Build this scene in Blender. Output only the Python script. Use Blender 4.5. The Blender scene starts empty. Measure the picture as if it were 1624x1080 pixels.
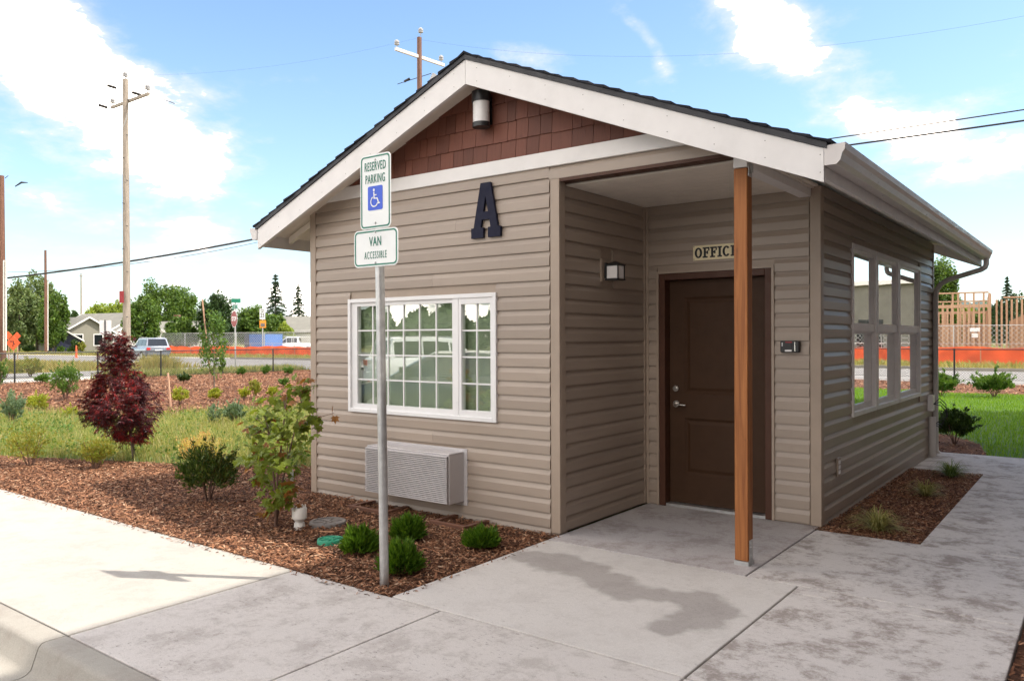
import bpy, bmesh, math, random
import numpy as np
from mathutils import Vector, Matrix
random.seed(7); rng = np.random.default_rng(11)
SC = bpy.context.scene; COL = SC.collection
R = math.radians

# ------------------------------------------------------------------ camera
CAM = np.array([6.3816, -5.1296, 1.527]); YAW, PIT, ROL, FPX = 0.6475, -0.0029, -0.0038, 1250.3
_fw = np.array([-math.sin(YAW)*math.cos(PIT), math.cos(YAW)*math.cos(PIT), math.sin(PIT)])
_rt = np.array([math.cos(YAW), math.sin(YAW), 0.0]); _up = np.cross(_rt, _fw)
RT = _rt*math.cos(ROL)+_up*math.sin(ROL); UP = -_rt*math.sin(ROL)+_up*math.cos(ROL); FW = _fw
cd = bpy.data.cameras.new('camera'); cam = bpy.data.objects.new('camera', cd); COL.objects.link(cam)
cd.sensor_width = 36; cd.lens = FPX/1624*36; cd.clip_start = 0.05; cd.clip_end = 8000
m = Matrix(((RT[0], UP[0], -FW[0], CAM[0]), (RT[1], UP[1], -FW[1], CAM[1]), (RT[2], UP[2], -FW[2], CAM[2]), (0, 0, 0, 1)))
cam.matrix_world = m; SC.camera = cam

def spot(u, d, v=540.0):
    """a place in the world at depth d (metres) in the direction of a photo column (and row)"""
    return CAM + d*(FW + RT*(u-812)/FPX - UP*(v-540)/FPX)
def gspot(u, v):
    d = FW + RT*(u-812)/FPX - UP*(v-540)/FPX
    p = CAM - d*CAM[2]/d[2]
    return float(p[0]), float(p[1])
def sdir(u, v):
    d = FW + RT*(u-812)/FPX - UP*(v-540)/FPX
    return d/np.linalg.norm(d)

# ------------------------------------------------------------------ light
SUNV = Vector((0.59, 0.335, 1.0)).normalized()
SUN_EL = math.asin(SUNV.z); SUN_AZ = math.atan2(SUNV.x, SUNV.y)
sl = bpy.data.lights.new('sun', 'SUN'); sl.energy = 2.7; sl.angle = R(0.55); sl.color = (1.0, 0.93, 0.82)
so = bpy.data.objects.new('sun', sl); COL.objects.link(so); so.location = (20, 10, 30)
so.rotation_euler = SUNV.to_track_quat('Z', 'Y').to_euler()
SKY_STRENGTH = 0.15; EXPOSURE = 1.38
SC.view_settings.view_transform = 'Standard'; SC.view_settings.look = 'None'
SC.view_settings.exposure = EXPOSURE; SC.view_settings.gamma = 1; SC.view_settings.use_curve_mapping = False

W = bpy.data.worlds.new('World'); SC.world = W; W.use_nodes = True
nt = W.node_tree; nt.nodes.clear()
class NG:
    """tiny node helper"""
    def __init__(s, nt): s.nt = nt
    def n(s, t, **k):
        x = s.nt.nodes.new(t)
        for a, b in k.items(): setattr(x, a, b)
        return x
    def link(s, a, b): s.nt.links.new(a, b)
    def val(s, sock, v):
        if isinstance(v, (int, float)): sock.default_value = v
        elif isinstance(v, (tuple, list, np.ndarray, Vector)): sock.default_value = tuple(float(q) for q in v)
        else: s.link(v, sock)
    def math(s, op, a, b=0.0, c=0.0, clamp=False):
        x = s.n('ShaderNodeMath', operation=op, use_clamp=clamp); s.val(x.inputs[0], a); s.val(x.inputs[1], b)
        if op in ('MULTIPLY_ADD', 'SMOOTH_MIN'): s.val(x.inputs[2], c)
        return x.outputs[0]
    def vmath(s, op, a, b=(0, 0, 0)):
        x = s.n('ShaderNodeVectorMath', operation=op); s.val(x.inputs[0], a); s.val(x.inputs[1], b)
        return x.outputs['Value'] if op in ('DOT_PRODUCT', 'DISTANCE', 'LENGTH') else x.outputs[0]
    def noise(s, vec, scale=5, detail=4, rough=0.55, dist=0.0):
        x = s.n('ShaderNodeTexNoise'); s.val(x.inputs['Vector'], vec)
        x.inputs['Scale'].default_value = scale; x.inputs['Detail'].default_value = detail
        x.inputs['Roughness'].default_value = rough; x.inputs['Distortion'].default_value = dist
        return x.outputs[0]
    def ramp(s, f, lo, hi, interp='SMOOTHSTEP', a=0.0, b=1.0):
        x = s.n('ShaderNodeMapRange', interpolation_type=interp); s.val(x.inputs[0], f)
        s.val(x.inputs[1], lo); s.val(x.inputs[2], hi); s.val(x.inputs[3], a); s.val(x.inputs[4], b)
        return x.outputs[0]
    def mix(s, f, a, b, mode='MIX'):
        x = s.n('ShaderNodeMix', data_type='RGBA', blend_type=mode)
        s.val(x.inputs[0], f)
        s.val(x.inputs[6], tuple(a)+(1,) if isinstance(a, tuple) and len(a) == 3 else a)
        s.val(x.inputs[7], tuple(b)+(1,) if isinstance(b, tuple) and len(b) == 3 else b)
        return x.outputs[2]
g = NG(nt)
sky = g.n('ShaderNodeTexSky', sky_type='NISHITA', sun_disc=False)
sky.sun_elevation = SUN_EL; sky.sun_rotation = SUN_AZ; sky.air_density = 1.0; sky.dust_density = 0.6; sky.ozone_density = 1.2
tc = g.n('ShaderNodeTexCoord'); D = tc.outputs['Generated']
sep = g.n('ShaderNodeSeparateXYZ'); g.link(D, sep.inputs[0])
# clouds live on a plane high overhead: flatten direction towards the horizon
zc = g.math('MAXIMUM', sep.outputs[2], 0.04)
pl = g.n('ShaderNodeVectorMath', operation='SCALE'); g.link(D, pl.inputs[0]); g.link(g.math('DIVIDE', 1.0, g.math('ADD', zc, 0.25)), pl.inputs[3])
n1 = g.noise(pl.outputs[0], 1.7, 9, 0.6, 0.25)
n2 = g.noise(pl.outputs[0], 5.5, 8, 0.62, 0.2)
nn = g.math('MULTIPLY_ADD', g.math('ADD', g.math('MULTIPLY', n1, 0.55), g.math('MULTIPLY', n2, 0.45)), 1.9, -0.45)
# clouds seen in the photograph: (u, v, half length px, half width px, tilt deg, weight)
CL = [(60, 60, 220, 120, 20, .27), (190, 170, 160, 90, 40, .28), (290, 270, 110, 60, 55, .26), (60, 330, 170, 40, 5, .16),
      (330, 430, 130, 70, 0, .24), (120, 430, 110, 50, 0, .20), (1195, 15, 110, 65, 40, .30), (1300, 105, 190, 62, 48, .30), (1430, 205, 170, 55, 20, .28), (1560, 150, 130, 48, -8, .26),
      (850, 85, 90, 38, 15, .30), (1010, 45, 70, 18, 35, .28), (1045, 95, 55, 18, 55, .26), (1620, 255, 60, 50, 0, .26), (480, 480, 140, 60, 0, .22), (1560, 430, 130, 50, 0, .18)]
acc = None
for (u, v, a, b, t, w) in CL:
    c = sdir(u, v); ct, st = math.cos(R(t)), math.sin(R(t))
    U1 = (RT*ct - UP*st); V1 = (RT*st + UP*ct)
    s0 = float(np.dot(c, FW))
    da = g.math('DIVIDE', g.math('SUBTRACT', g.vmath('DOT_PRODUCT', D, U1), float(np.dot(c, U1))), a/FPX*s0)
    db = g.math('DIVIDE', g.math('SUBTRACT', g.vmath('DOT_PRODUCT', D, V1), float(np.dot(c, V1))), b/FPX*s0)
    q = g.math('ADD', g.math('MULTIPLY', da, da), g.math('MULTIPLY', db, db))
    e = g.math('MULTIPLY', g.math('POWER', 2.718, g.math('MULTIPLY', q, -1.25)), w)
    e = g.math('MULTIPLY', e, g.math('GREATER_THAN', g.vmath('DOT_PRODUCT', D, FW), 0.2))
    acc = e if acc is None else g.math('ADD', acc, e)
# heavier cloud cover added outside the view to fill the shade
rest = g.math('MULTIPLY', g.math('LESS_THAN', g.vmath('DOT_PRODUCT', D, FW), 0.55), 0.343)
acc = g.math('ADD', acc, rest)
cm = g.math('POWER', g.ramp(g.math('ADD', nn, acc), 0.58, 0.98), 1.25)
core = g.ramp(cm, .55, 1.0)
# thin veil towards the horizon
veil = g.ramp(sep.outputs[2], -0.02, 0.42, 'SMOOTHSTEP', 0.30, 0.0)
hs = g.n('ShaderNodeHueSaturation'); hs.inputs['Saturation'].default_value = 1.05; hs.inputs['Value'].default_value = 0.70
g.link(sky.outputs[0], hs.inputs['Color'])
c0 = g.mix(1.0, hs.outputs[0], (.98, 1.0, 1.0), 'MULTIPLY')
c1 = g.mix(veil, c0, (1.45, 2.05, 2.4))
c2 = g.mix(cm, c1, (2.75, 2.75, 2.75))
c2 = g.mix(core, c2, (14.5, 13.1, 11.6))
bg = g.n('ShaderNodeBackground'); g.link(c2, bg.inputs[0]); bg.inputs[1].default_value = SKY_STRENGTH
wo = g.n('ShaderNodeOutputWorld'); g.link(bg.outputs[0], wo.inputs[0])

# ------------------------------------------------------------------ materials
MATS = {}
def newmat(name):
    m = bpy.data.materials.new(name); m.use_nodes = True; m.node_tree.nodes.clear()
    MATS[name] = m; return m, NG(m.node_tree)
def finish(g, m, bsdf):
    o = g.n('ShaderNodeOutputMaterial'); g.link(bsdf, o.inputs[0]); return m
def principled(g, col, rough=.6, metal=0., bump=None, bstr=.3, bdist=.01, spec=.5, coat=0.):
    p = g.n('ShaderNodeBsdfPrincipled')
    g.val(p.inputs['Base Color'], tuple(col)+(1,) if isinstance(col, tuple) and len(col) == 3 else col)
    g.val(p.inputs['Roughness'], rough); p.inputs['Metallic'].default_value = metal
    p.inputs['Specular IOR Level'].default_value = spec; p.inputs['Coat Weight'].default_value = coat
    if bump is not None:
        b = g.n('ShaderNodeBump'); b.inputs['Strength'].default_value = bstr; b.inputs['Distance'].default_value = bdist
        g.link(bump, b.inputs['Height']); g.link(b.outputs[0], p.inputs['Normal'])
    return p.outputs[0]
def pos(g): return g.n('ShaderNodeNewGeometry').outputs['Position']
def ocoord(g): return g.n('ShaderNodeTexCoord').outputs['Object']
def simple(name, col, rough=.5, metal=0., var=.12, scale=6., bump=.15, bs=60., spec=.5, coat=0., stretch=(1, 1, 1), dirt=0.):
    m, g = newmat(name)
    P = g.vmath('MULTIPLY', pos(g), stretch)
    n = g.noise(P, scale, 5, .6); f = g.ramp(n, .3, .7, 'LINEAR', 1-var, 1+var)
    c = g.mix(1.0, tuple(col), (1, 1, 1), 'MULTIPLY')
    v = g.n('ShaderNodeVectorMath', operation='SCALE'); g.link(c, v.inputs[0]); g.link(f, v.inputs[3]); c = v.outputs[0]
    if dirt > 0:
        dn = g.ramp(g.noise(pos(g), 2.3, 7, .65, .4), .5, .75); c = g.mix(g.math('MULTIPLY', dn, dirt), c, (.13, .10, .075))
    rr = g.ramp(g.noise(P, scale*3, 3), .3, .7, 'LINEAR', max(rough-.08, .02), min(rough+.08, 1))
    return finish(g, m, principled(g, c, rr, metal, g.noise(P, bs, 4, .6) if bump else None, bump, .004, spec, coat))
def foliage(name, ca, cb, trans=.35, rough=.55, patch=.0, third=None):
    m, g = newmat(name)
    ri = g.n('ShaderNodeNewGeometry').outputs['Random Per Island']
    c = g.mix(ri, tuple(ca), tuple(cb))
    if third is not None:
        c = g.mix(g.ramp(g.math('ADD', g.math('MULTIPLY', ri, .35), g.noise(pos(g), 3.0, 3)), .66, .86), c, tuple(third))
    if patch > 0:
        f = g.ramp(g.noise(pos(g), 1.2, 4), .35, .65, 'LINEAR', 1-patch, 1+patch)
        v = g.n('ShaderNodeVectorMath', operation='SCALE'); g.link(c, v.inputs[0]); g.link(f, v.inputs[3]); c = v.outputs[0]
    p = principled(g, c, rough, spec=.35)
    t = g.n('ShaderNodeBsdfTranslucent'); g.val(t.inputs[0], g.mix(1.0, c, (1.35, 1.25, .6), 'MULTIPLY'))
    x = g.n('ShaderNodeMixShader'); x.inputs[0].default_value = trans; g.link(p, x.inputs[1]); g.link(t.outputs[0], x.inputs[2])
    return finish(g, m, x.outputs[0])

def concrete(name, base=(.50, .485, .47), stain=.25, speck=.5, wet=None, warm=0.):
    m, g = newmat(name); P = pos(g)
    big = g.ramp(g.noise(P, .9, 6, .6, .3), .35, .7)
    c = g.mix(g.math('MULTIPLY', big, .22), tuple(base), tuple(b*.78 for b in base))
    blot = g.ramp(g.noise(P, 3.2, 12, .80, .15), .46, .61)
    c = g.mix(g.math('MULTIPLY', blot, stain), c, (.205, .168, .148))
    fine = g.ramp(g.noise(g.vmath('MULTIPLY', P, (1, 1.8, 1)), 24, 8, .75), .54, .70)
    fm = g.ramp(g.noise(g.vmath('ADD', P, (7, 3, 1)), 1.7, 6, .6), .34, .58)
    c = g.mix(g.math('MULTIPLY', g.math('MULTIPLY', fine, fm), speck), c, (.16, .145, .135))
    foot = g.ramp(g.noise(g.vmath('ADD', P, (3, 9, 2)), 7.5, 9, .8), .56, .68)
    c = g.mix(g.math('MULTIPLY', foot, speck*.45), c, (.21, .17, .145))
    crack = g.ramp(g.math('ABSOLUTE', g.math('SUBTRACT', g.noise(P, 1.3, 8, .7, .4), .5)), .0, .0035, 'LINEAR', 1, 0)
    c = g.mix(g.math('MULTIPLY', crack, speck*.30), c, (.15, .135, .125))
    sp = g.ramp(g.noise(P, 190, 3, .6), .3, .7, 'LINEAR', .84, 1.12)
    v = g.n('ShaderNodeVectorMath', operation='SCALE'); g.link(c, v.inputs[0]); g.link(sp, v.inputs[3]); c = v.outputs[0]
    pits = g.ramp(g.noise(P, 75, 2, .5), .70, .76)
    c = g.mix(g.math('MULTIPLY', pits, .35), c, (.14, .13, .12))
    rough = .86
    if wet:
        dn = g.n('ShaderNodeTexNoise'); dn.inputs['Scale'].default_value = 5.0; dn.inputs['Detail'].default_value = 6; g.link(P, dn.inputs['Vector'])
        off = g.n('ShaderNodeVectorMath', operation='SCALE'); g.link(g.vmath('SUBTRACT', dn.outputs[1], (.5, .5, .5)), off.inputs[0]); off.inputs[3].default_value = .24
        Q = g.vmath('MULTIPLY', g.vmath('ADD', P, off.outputs[0]), (1, 1, 0)); dist = None
        for (x, y, r) in wet:
            d = g.math('SUBTRACT', g.vmath('DISTANCE', Q, (x, y, 0)), r)
            dist = d if dist is None else g.math('SMOOTH_MIN', dist, d, .06)
        k = g.ramp(dist, -.035, .04, 'SMOOTHSTEP', 1, 0)
        c = g.mix(g.math('MULTIPLY', k, .85), c, g.mix(1.0, c, (.60, .58, .575), 'MULTIPLY'))
    h = g.math('ADD', g.math('ADD', g.math('MULTIPLY', g.noise(P, 130, 4, .7), .5), g.math('MULTIPLY', g.noise(g.vmath('MULTIPLY', P, (8, 160, 1)), 1.0, 3, .6), .35)), g.math('MULTIPLY', g.noise(P, 9, 3), .6))
    return finish(g, m, principled(g, c, rough, 0, h, .35, .004, .3))

M = {}
M['siding'] = None
def siding():
    m, g = newmat('vinyl siding'); P = pos(g)
    oi = g.n('ShaderNodeObjectInfo').outputs['Random']
    c = g.mix(oi, (.300, .242, .197), (.340, .275, .224))
    d = g.ramp(g.noise(g.vmath('MULTIPLY', P, (.8, .8, 4)), 1.6, 6, .6), .45, .75)
    c = g.mix(g.math('MULTIPLY', d, .30), c, (.24, .185, .155))
    sc = g.ramp(g.noise(g.vmath('MULTIPLY', P, (3, 3, 9)), 3.0, 9, .8), .60, .72)
    c = g.mix(g.math('MULTIPLY', sc, .22), c, (.20, .15, .12))
    st = g.ramp(g.noise(g.vmath('MULTIPLY', P, (14, 14, .7)), 1.2, 5, .6), .56, .78)
    c = g.mix(g.math('MULTIPLY', st, .14), c, (.23, .17, .14))
    grain = g.noise(g.vmath('MULTIPLY', P, (6, 6, 90)), 1.5, 5, .65)
    wav = g.noise(g.vmath('MULTIPLY', P, (1.1, 1.1, 2.5)), 1.0, 2, .5)
    h = g.math('ADD', g.math('MULTIPLY', grain, .25), g.math('MULTIPLY', wav, 2.2))
    return finish(g, m, principled(g, c, .38, 0, h, .4, .006, .5))
M['siding'] = siding()
M['trim_tan'] = simple('tan vinyl corner trim', (.33, .26, .205), .45, var=.06, bump=.08, dirt=.12)
M['white'] = simple('white painted trim', (.72, .70, .69), .5, var=.04, bump=.12, bs=120, dirt=.07)
M['white_vinyl'] = simple('white vinyl', (.74, .735, .74), .35, var=.03, bump=0)
M['soffit'] = simple('cream soffit', (.74, .68, .60), .6, var=.06, bump=.1, dirt=.10)
M['gutter'] = simple('white aluminium gutter', (.62, .585, .57), .35, var=.05, bump=.06, dirt=.15)
M['taupe'] = simple('taupe window frame', (.74, .715, .71), .4, var=.05, bump=0, dirt=.1)
M['downspout'] = simple('grey downspout', (.50, .47, .45), .4, var=.05, bump=.05, dirt=.12)
M['roof_edge'] = simple('black drip edge', (.012, .012, .017), .55, bump=.1)
M['foundation'] = simple('concrete foundation', (.27, .26, .25), .9, var=.2, bump=.4, bs=30)
M['door'] = simple('dark brown door paint', (.050, .024, .012), .55, var=.1, bump=.12, bs=90, spec=.2)
M['door_frame'] = simple('brown door frame', (.070, .028, .016), .5, spec=.3, var=.1, bump=.1)
M['chrome'] = simple('brushed nickel', (.62, .6, .57), .25, 1., bump=0)
M['galv'] = simple('galvanised steel', (.52, .52, .52), .42, .85, var=.16, scale=14, bump=.2, bs=80)
M['black'] = simple('black metal', (.012, .012, .014), .4, var=.1, bump=.05)
M['fence_black'] = simple('black fence coating', (.016, .017, .018), .45, bump=0)
M['navy'] = simple('navy letter paint', (.007, .008, .026), .6, spec=.2, var=.1, bump=.05)
M['diffuser'] = simple('milky lamp glass', (.72, .70, .70), .3, var=.03, bump=0)
M['sign_white'] = simple('reflective white sheeting', (.80, .82, .82), .35, var=.05, scale=3, bump=.05, dirt=.04)
M['sign_green'] = simple('sign green ink', (.008, .17, .11), .4, var=.05, bump=0)
M['sign_blue'] = simple('sign blue ink', (.025, .09, .62), .35, var=.06, bump=0)
M['sign_red'] = simple('sign red', (.26, .010, .016), .35, var=.05, bump=0)
M['street_green'] = simple('street sign green', (.01, .17, .10), .35, bump=0)
M['orange'] = simple('safety orange', (.80, .11, .03), .6, var=.3, scale=1.1, bump=0)
M['amber'] = simple('amber beacon plate', (.75, .28, .02), .5, bump=0)
M['office_cream'] = simple('cream sign plate', (.78, .68, .44), .5, var=.05, bump=0)
M['ink'] = simple('black ink', (.012, .010, .010), .5, bump=0)
M['grille'] = simple('grey grille enamel', (.50, .475, .48), .42, var=.05, bump=0, dirt=.06)
M['dark'] = simple('dark cavity', (.012, .012, .012), .9, bump=0)
M['interior'] = simple('interior paint', (.20, .19, .175), .9, bump=0)
M['blind'] = simple('window blind', (.50, .53, .42), .5, var=.05, bump=0)
M['pipe'] = simple('white pvc', (.70, .68, .65), .4, var=.05, bump=.1, dirt=.2)
M['lid_grey'] = simple('weathered plastic lid', (.17, .15, .14), .8, var=.2, bump=.3, bs=40, dirt=.4)
M['lid_green'] = simple('green plastic lid', (.02, .26, .15), .55, var=.12, bump=.1, dirt=.3)
M['kerb'] = concrete('kerb concrete', (.31, .292, .26), .35, .40)
M['slab_sun_dimmed'] = concrete('pavement concrete dimmed for sun', (.375, .355, .325), .22, .30)  # sunlit copy of the pavement concrete, colour darkened against overexposure
M['slab'] = concrete('pavement concrete', (.53, .495, .47), .38, 1.0)
M['slab_clean'] = concrete('path concrete', (.54, .51, .485), .15, .42,
    wet=[(3.17, -.66, .15), (3.38, -.67, .20), (3.62, -.70, .19), (3.85, -.82, .17), (4.05, -.93, .15), (4.25, -.86, .12), (4.45, -.80, .14), (4.60, -.93, .15), (4.62, -1.14, .15), (4.52, -1.32, .12)])
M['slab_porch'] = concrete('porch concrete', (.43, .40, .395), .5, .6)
M['slab_dirty'] = concrete('walkway concrete', (.53, .495, .475), .78, 1.0)
M['asphalt'] = simple('asphalt', (.115, .112, .108), .9, var=.25, scale=1.5, bump=.4, bs=90)
M['asphalt_far'] = simple('old road asphalt', (.21, .20, .19), .9, var=.15, scale=.5, bump=.2)
M['path_far'] = simple('pale far pavement', (.50, .47, .42), .9, var=.1, scale=.6, bump=0)

def wood(name, ca, cb, axis=2, rough=.6, knots=True):
    m, g = newmat(name); P = ocoord(g) if False else pos(g)
    s = [34, 34, 34]; s[axis] = 1.3
    n = g.noise(g.vmath('MULTIPLY', P, tuple(s)), 1.0, 7, .6, .8)
    c = g.mix(g.ramp(n, .3, .7), tuple(ca), tuple(cb))
    if knots:
        k = [9, 9, 9]; k[axis] = 4
        kn = g.ramp(g.noise(g.vmath('MULTIPLY', P, tuple(k)), 1.0, 3, .5, .6), .66, .76)
        c = g.mix(g.math('MULTIPLY', kn, .6), c, tuple(a*.35 for a in ca))
    return finish(g, m, principled(g, c, rough, 0, n, .45, .004, .4))
M['cedar'] = wood('stained cedar post', (.20, .062, .014), (.36, .135, .036))
M['pole_wood'] = wood('weathered utility pole', (.19, .155, .12), (.34, .29, .24))
M['pole_red'] = wood('brown utility pole', (.09, .04, .025), (.19, .09, .055))
M['lumber'] = wood('new framing lumber', (.36, .20, .125), (.52, .33, .22), knots=False)
M['osb'] = simple('sheathing board', (.36, .22, .14), .8, var=.2, scale=20, bump=0)
M['bark'] = wood('tree bark', (.08, .06, .045), (.17, .135, .105))
M['twig'] = simple('reddish twig', (.13, .07, .05), .7, var=.2, bump=0)
M['old_wood'] = wood('reddish timber edging', (.10, .045, .03), (.20, .095, .06), axis=0)
M['arm'] = simple('pale crossarm', (.62, .60, .56), .6, var=.06, bump=0)
M['insulator'] = simple('grey insulator', (.36, .36, .37), .35, bump=0)
def shingle_mat():
    m, g = newmat('red brown wall shingles'); P = pos(g)
    oi = g.n('ShaderNodeObjectInfo').outputs['Random']
    c = g.mix(oi, (.105, .033, .019), (.165, .054, .032))
    n = g.noise(g.vmath('MULTIPLY', P, (60, 60, 3)), 1.0, 6, .65, .3)
    c = g.mix(g.math('MULTIPLY', g.ramp(n, .45, .75), .35), c, (.05, .018, .012))
    return finish(g, m, principled(g, c, .6, 0, n, .6, .005, .4))
M['shingle'] = shingle_mat()
def roof_mat():
    m, g = newmat('asphalt roof shingles'); P = pos(g)
    c = g.mix(g.ramp(g.noise(P, 3.5, 4), .35, .65), (.016, .017, .022), (.032, .032, .040))
    n = g.noise(P, 150, 3, .7)
    return finish(g, m, principled(g, c, .95, 0, n, .6, .004, .2))
M['roof'] = roof_mat()
M['roof_far'] = simple('grey composite roof', (.16, .155, .135), .9, var=.12, scale=1.2, bump=0)
M['wall_grey'] = simple('grey green house paint', (.20, .19, .155), .8, var=.06, bump=0)
M['wall_white'] = simple('white house paint', (.72, .70, .68), .7, var=.04, bump=0)
M['wall_beige'] = simple('brown apartment siding', (.15, .12, .10), .7, var=.05, bump=0)
def glass(name, tint=(.85, .92, .88), boost=1.6, add=.04):
    m, g = newmat(name)
    t = g.n('ShaderNodeBsdfTransparent'); t.inputs[0].default_value = tint+(1,)
    gl = g.n('ShaderNodeBsdfGlossy'); gl.inputs['Roughness'].default_value = 0.0; gl.inputs[0].default_value = (1, 1, 1, 1)
    b = g.n('ShaderNodeBump'); b.inputs['Strength'].default_value = .12; b.inputs['Distance'].default_value = .01
    g.link(g.noise(pos(g), 1.4, 1), b.inputs['Height']); g.link(b.outputs[0], gl.inputs['Normal'])
    ge = g.n('ShaderNodeNewGeometry'); c = g.math('ABSOLUTE', g.vmath('DOT_PRODUCT', ge.outputs['Incoming'], ge.outputs['Normal']))
    f = g.math('MULTIPLY_ADD', g.math('POWER', g.math('SUBTRACT', 1.0, c), 5.0), .96, .04)
    k = g.math('MINIMUM', g.math('MULTIPLY_ADD', f, boost, add), .95)
    x = g.n('ShaderNodeMixShader'); g.link(k, x.inputs[0]); g.link(t.outputs[0], x.inputs[1]); g.link(gl.outputs[0], x.inputs[2])
    return finish(g, m, x.outputs[0])
M['glass'] = glass('window glass', (.92, .96, .92), 1.3, .12)
M['glass_dark'] = glass('side window glass', (.35, .38, .38), 3.0, .12)
M['car_glass'] = simple('tinted car glass', (.012, .014, .016), .06, bump=0, spec=.8)
M['silver'] = simple('silver car paint', (.17, .19, .23), .28, .35, var=.03, bump=0, coat=.7)
M['car_white'] = simple('white car paint', (.78, .79, .80), .25, var=.02, bump=0, coat=.7)
M['car_dark'] = simple('dark grey car paint', (.03, .035, .042), .22, .2, var=.02, bump=0, coat=.9)
M['rubber'] = simple('tyre rubber', (.02, .02, .02), .8, bump=0)
M['rim'] = simple('alloy rim', (.5, .5, .5), .3, .8, bump=0)
M['lamp_red'] = simple('tail lamp red', (.40, .01, .01), .2, bump=0)
M['lamp_clear'] = simple('head lamp', (.6, .62, .62), .1, bump=0)
M['bin_blue'] = simple('blue container', (.045, .15, .46), .5, var=.1, bump=0)
M['bin_navy'] = simple('navy container', (.022, .026, .06), .5, var=.1, bump=0)

# vegetation and ground
def ground_mat():
    m, g = newmat('soil and dry grass'); P = pos(g)
    n = g.ramp(g.noise(P, .35, 6, .6), .35, .65)
    c = g.mix(n, (.11, .125, .035), (.25, .20, .085))
    c = g.mix(g.ramp(g.noise(P, 4, 6, .7), .4, .7), c, (.09, .13, .03))
    return finish(g, m, principled(g, c, .95, 0, g.noise(P, 30, 5, .7), .8, .03, .2))
M['ground'] = ground_mat()
def mulch_mat():
    m, g = newmat('bark mulch bed'); P = pos(g)
    n = g.noise(P, 60, 6, .75); n2 = g.noise(P, 8, 4, .6)
    c = g.mix(g.ramp(n, .35, .68), (.045, .020, .012), (.22, .100, .055))
    c = g.mix(g.math('MULTIPLY', g.ramp(n2, .4, .7), .4), c, (.17, .082, .048))
    return finish(g, m, principled(g, c, .95, 0, n, 1.0, .02, .2))
M['mulch'] = mulch_mat()
def chip_mat():
    m, g = newmat('bark chips')
    ri = g.n('ShaderNodeNewGeometry').outputs['Random Per Island']
    cr = g.n('ShaderNodeValToRGB'); g.link(ri, cr.inputs[0]); e = cr.color_ramp.elements
    e[0].color = (.035, .016, .010, 1); e[1].color = (.44, .30, .20, 1); e[1].position = 1.0
    for p_, c_ in ((.3, (.10, .042, .022, 1)), (.65, (.24, .105, .054, 1)), (.9, (.35, .18, .10, 1))):
        q = e.new(p_); q.color = c_
    return finish(g, m, principled(g, cr.outputs[0], .85, spec=.25))
M['chips'] = chip_mat()
M['lawn_base'] = simple('lawn soil', (.055, .11, .012), .95, var=.25, scale=3, bump=.3)
M['lawn'] = foliage('lawn blades', (.09, .22, .012), (.22, .36, .03), .4)
M['wild'] = foliage('wild grass', (.15, .20, .05), (.36, .38, .13), .45, third=(.42, .36, .18))
M['swale_base'] = simple('swale soil', (.085, .12, .03), .95, var=.3, scale=2, bump=.3)
M['dry'] = foliage('dry grass', (.36, .27, .09), (.24, .26, .07), .3)
M['red_leaf'] = foliage('red maple leaves', (.030, .007, .011), (.085, .015, .019), .20, .4, third=(.26, .012, .012))
M['vine_leaf'] = foliage('vine maple leaves', (.13, .19, .022), (.20, .25, .035), .45, .45)
M['vine_leaf_red'] = foliage('reddening maple leaves', (.30, .10, .03), (.22, .12, .035), .4, .45)
M['shrub_dark'] = foliage('dark shrub leaves', (.018, .045, .010), (.06, .11, .02), .25, .4)
M['shrub_olive'] = foliage('olive shrub leaves', (.030, .065, .012), (.10, .15, .03), .3, .45, third=(.16, .13, .03))
M['shrub_mound'] = foliage('mound shrub leaves', (.045, .12, .012), (.12, .22, .02), .35, .45)
M['shrub_mid'] = foliage('green shrub leaves', (.05, .12, .02), (.13, .22, .04), .35)
M['shrub_lime'] = foliage('lime shrub leaves', (.22, .30, .03), (.36, .34, .04), .4)
M['shrub_gold'] = foliage('golden flower heads', (.52, .42, .13), (.32, .34, .08), .4, third=(.60, .34, .14))
M['shrub_orange'] = foliage('yellow and orange leaves', (.17, .24, .035), (.30, .25, .05), .4)
M['shrub_blue'] = foliage('blue green weeds', (.10, .17, .10), (.20, .27, .15), .3)
M['sedge'] = foliage('striped sedge blades', (.16, .17, .04), (.42, .38, .16), .35)
M['sedge_green'] = foliage('green sedge blades', (.07, .15, .03), (.22, .27, .08), .35)
M['tree_birch'] = foliage('pale tree leaves', (.07, .12, .035), (.20, .25, .10), .35, patch=.25)
M['tree_green'] = foliage('green tree leaves', (.045, .10, .018), (.12, .19, .03), .35, patch=.3)
M['tree_dark'] = foliage('dark tree leaves', (.018, .045, .014), (.055, .10, .025), .25, patch=.3)
M['tree_lime'] = foliage('yellow green tree leaves', (.15, .22, .03), (.28, .34, .05), .4, patch=.2)
M['needles'] = foliage('conifer needles', (.018, .045, .020), (.05, .085, .035), .15, patch=.3)
M['hill'] = simple('wooded hill', (.055, .085, .075), .95, var=.15, scale=.004, bump=0)

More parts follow.
